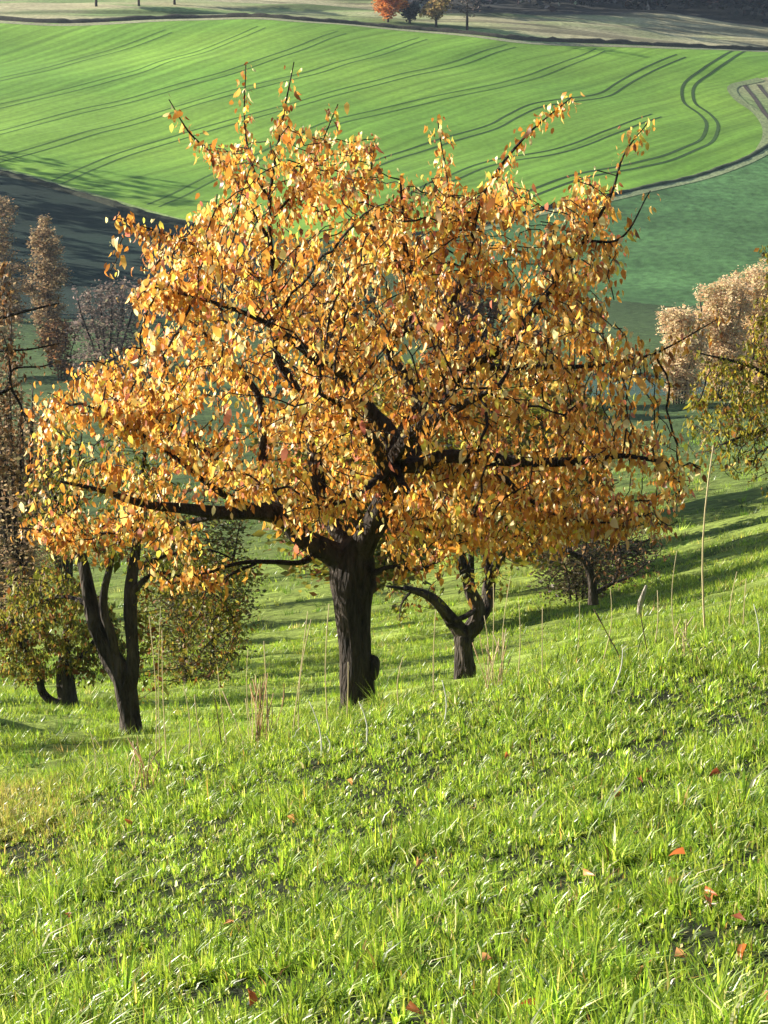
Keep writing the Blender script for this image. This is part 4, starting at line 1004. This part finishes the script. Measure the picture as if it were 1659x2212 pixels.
for a in [(1475, 1290, 1462, 1190), (625, 1430, 665, 1320), (640, 1425, 672, 1338), (705, 1415, 711, 1305), (940, 1420, 941, 1318), (330, 1480, 347, 1310), (318, 1490, 322, 1330),
          (345, 1480, 350, 1360), (1090, 1400, 1103, 1245), (1068, 1405, 1066, 1260), (1125, 1390, 1120, 1290), (1052, 1420, 1046, 1330), (540, 1500, 536, 1400), (575, 1480, 570, 1385), (745, 1500, 752, 1430),
          (1255, 1370, 1252, 1300), (1312, 1350, 1318, 1270), (1425, 1340, 1420, 1275), (1590, 1300, 1592, 1235), (1620, 1300, 1612, 1250), (180, 1650, 195, 1580), (212, 1650, 205, 1595), (390, 1560, 396, 1480), (425, 1590, 420, 1500), (865, 1480, 870, 1420), (1180, 1380, 1172, 1310), (480, 1520, 470, 1440)]:
    stalk(*a, 15.0 + random.random() * 2.2, .0042 + random.random() * .002, head=.003 if random.random() < .5 else 0, bendx=random.uniform(-.05, .05))
stalk(1355, 1372, 1283, 1316, 15.5, .006, GREYB, head=.012, label='dark bent weed stem with a seed head leaning over the crest')
stalk(1412, 1385, 1378, 1298, 15.5, .006, GREYB, label='dark straight weed stem leaning left on the crest')
stalk(470, 1580, 462, 1490, 15.2, .006, GREYB, label='dark upright weed stem beside the dried weed clump')
# clumps of dried weed
def weed_clump(dx, dy, y, n, hgt, label, seed, cols):
    g = ground_at(dx, y); root = empty('weed_clump', Vector(g)); tag(root, label, 'weed', 'dried weed clumps on the crest')
    r = np.random.default_rng(seed); s = dpm(y)
    for k in range(n):
        bx = dx + r.normal(0, 13); tx = bx + r.normal(0, 26); H = hgt * r.uniform(.5, 1.1)
        gb_ = ground_at(bx, y); gx_ = gb_ + [(tx - bx) / s, r.normal(0, .03), H]
        f = np.linspace(0, 1, 6)[:, None]; P = gb_ * (1 - f) + gx_ * f + np.c_[.03 * r.normal() * np.sin(np.pi * f), 0 * f, 0 * f]; P[0, 2] -= .03
        v, t, q = tubes(P, np.arange(-1, 5), .0034 * (1 - .4 * f[:, 0]) + .005 * r.random() * np.exp(-((f[:, 0] - .85) / .15) ** 2), np.ones(6, bool), 5, 0, 1)
        mesh_np('stem', v, t, q, col=np.tile(s2l([cols[k % len(cols)]])[0], (len(v), 1)), mat=M_STALK, parent=root, smooth=True)
WC = [(214, 174, 132), (226, 204, 166), (190, 150, 112)]
weed_clump(556, 1530, 15.2, 20, .62, 'rusty tan dried weed clump left of the big trunk', 1, WC)
weed_clump(1078, 1430, 15.2, 14, .55, 'straw coloured dried weed clump beside the gnarled forked tree', 2, [(220, 200, 160), (200, 170, 130)])
weed_clump(298, 1640, 13.8, 14, .42, 'pinkish dried weed clump below the split trunk tree', 3, WC)
weed_clump(1495, 1400, 14.2, 7, .30, 'low straw weed clump at the right part of the crest', 4, [(220, 200, 160), (190, 170, 120)])
# bleached bent blades
for k, a in enumerate([(690, 1575, 668, 1515), (665, 1655, 648, 1598), (1655, 1345, 1628, 1305), (790, 1560, 775, 1515), (1330, 1440, 1345, 1400), (960, 1505, 955, 1470), (700, 1630, 705, 1590)]):
    stalk(*a, 13.4, .006, s2l([(226, 224, 214)])[0], name='bleached_blade', label='bleached white dead grass blade bent over in the green grass', cat='blade', group='bleached dead blades', bendx=.03)

# ------------------------------------------------------------------ fallen leaves on the grass
PAL_FALL = ([(176, 92, 44), (196, 116, 60), (150, 74, 40), (200, 144, 92)], [1, 1, 1, .7])
r = np.random.default_rng(501)
fv = []
for k in range(8):
    vv, tt, cc_ = leaves_mesh(np.zeros((1, 3)), np.ones(1), np.ones(1) * .55, np.array([[1., 0, 0]]), np.array([[0, 1., 0]]), np.array([[0, 0, 1.]]), palette(*PAL_FALL, 1, r))
    vv = vv * np.array([1, 1, 3.0]); fv.append(mesh_np('fallen_leaf', vv, tris=tt, col=cc_, mat=M_LEAF, link=False, smooth=True))
FALL = [(505, 2008), (515, 2020), (1395, 1680), (1382, 1692), (1555, 1680), (1520, 1950), (1532, 1962), (1435, 1925), (1040, 2095), (1455, 2090), (1612, 2062), (1160, 2195), (1595, 1990), (285, 1785), (540, 2192), (750, 1690), (905, 1870), (1260, 1905), (880, 2190), (1330, 1720), (150, 1990), (1480, 1860), (1100, 1640), (620, 1770), (1020, 1760), (1640, 2190)]
for k, (a, b) in enumerate(FALL):
    g = ground_hit(a, b + 12, 5.0); o = bpy.data.objects.new('fallen_leaf', fv[k % 8]); COL.objects.link(o)
    o.location = Vector(g) + Vector((0, 0, .055)); s = .05 + .03 * r.random()
    o.scale = (s, s, s); o.rotation_euler = (r.normal(0, .5) + .5, r.normal(0, .5), r.random() * 6.28)
    tag(o, 'fallen rust orange leaf caught in the green grass of the near bank', 'leaf', 'fallen leaves on the grass')

# ------------------------------------------------------------------ haze
hm, hn, hl = new_mat('haze')
ho = hn.new('ShaderNodeOutputMaterial'); hp = hn.new('ShaderNodeVolumePrincipled')
hp.inputs['Color'].default_value = (0.62, 0.78, 1.0, 1); hp.inputs['Density'].default_value = 0.00010; hp.inputs['Anisotropy'].default_value = 0.2
hl.new(hp.outputs[0], ho.inputs['Volume'])
HZ = (-3100, 3100, -40, 3100, float(V[:, 2].min()) - 1, float(V[:, 2].max()) + 30)
hv = [(x, y, z) for x in HZ[:2] for y in HZ[2:4] for z in HZ[4:]]
tag(mesh_np('haze', hv, quads=[(0, 1, 3, 2), (4, 6, 7, 5), (0, 4, 5, 1), (2, 3, 7, 6), (0, 2, 6, 4), (1, 5, 7, 3)], mat=hm), 'thin bluish autumn haze filling the valley', 'haze', kind='stuff')
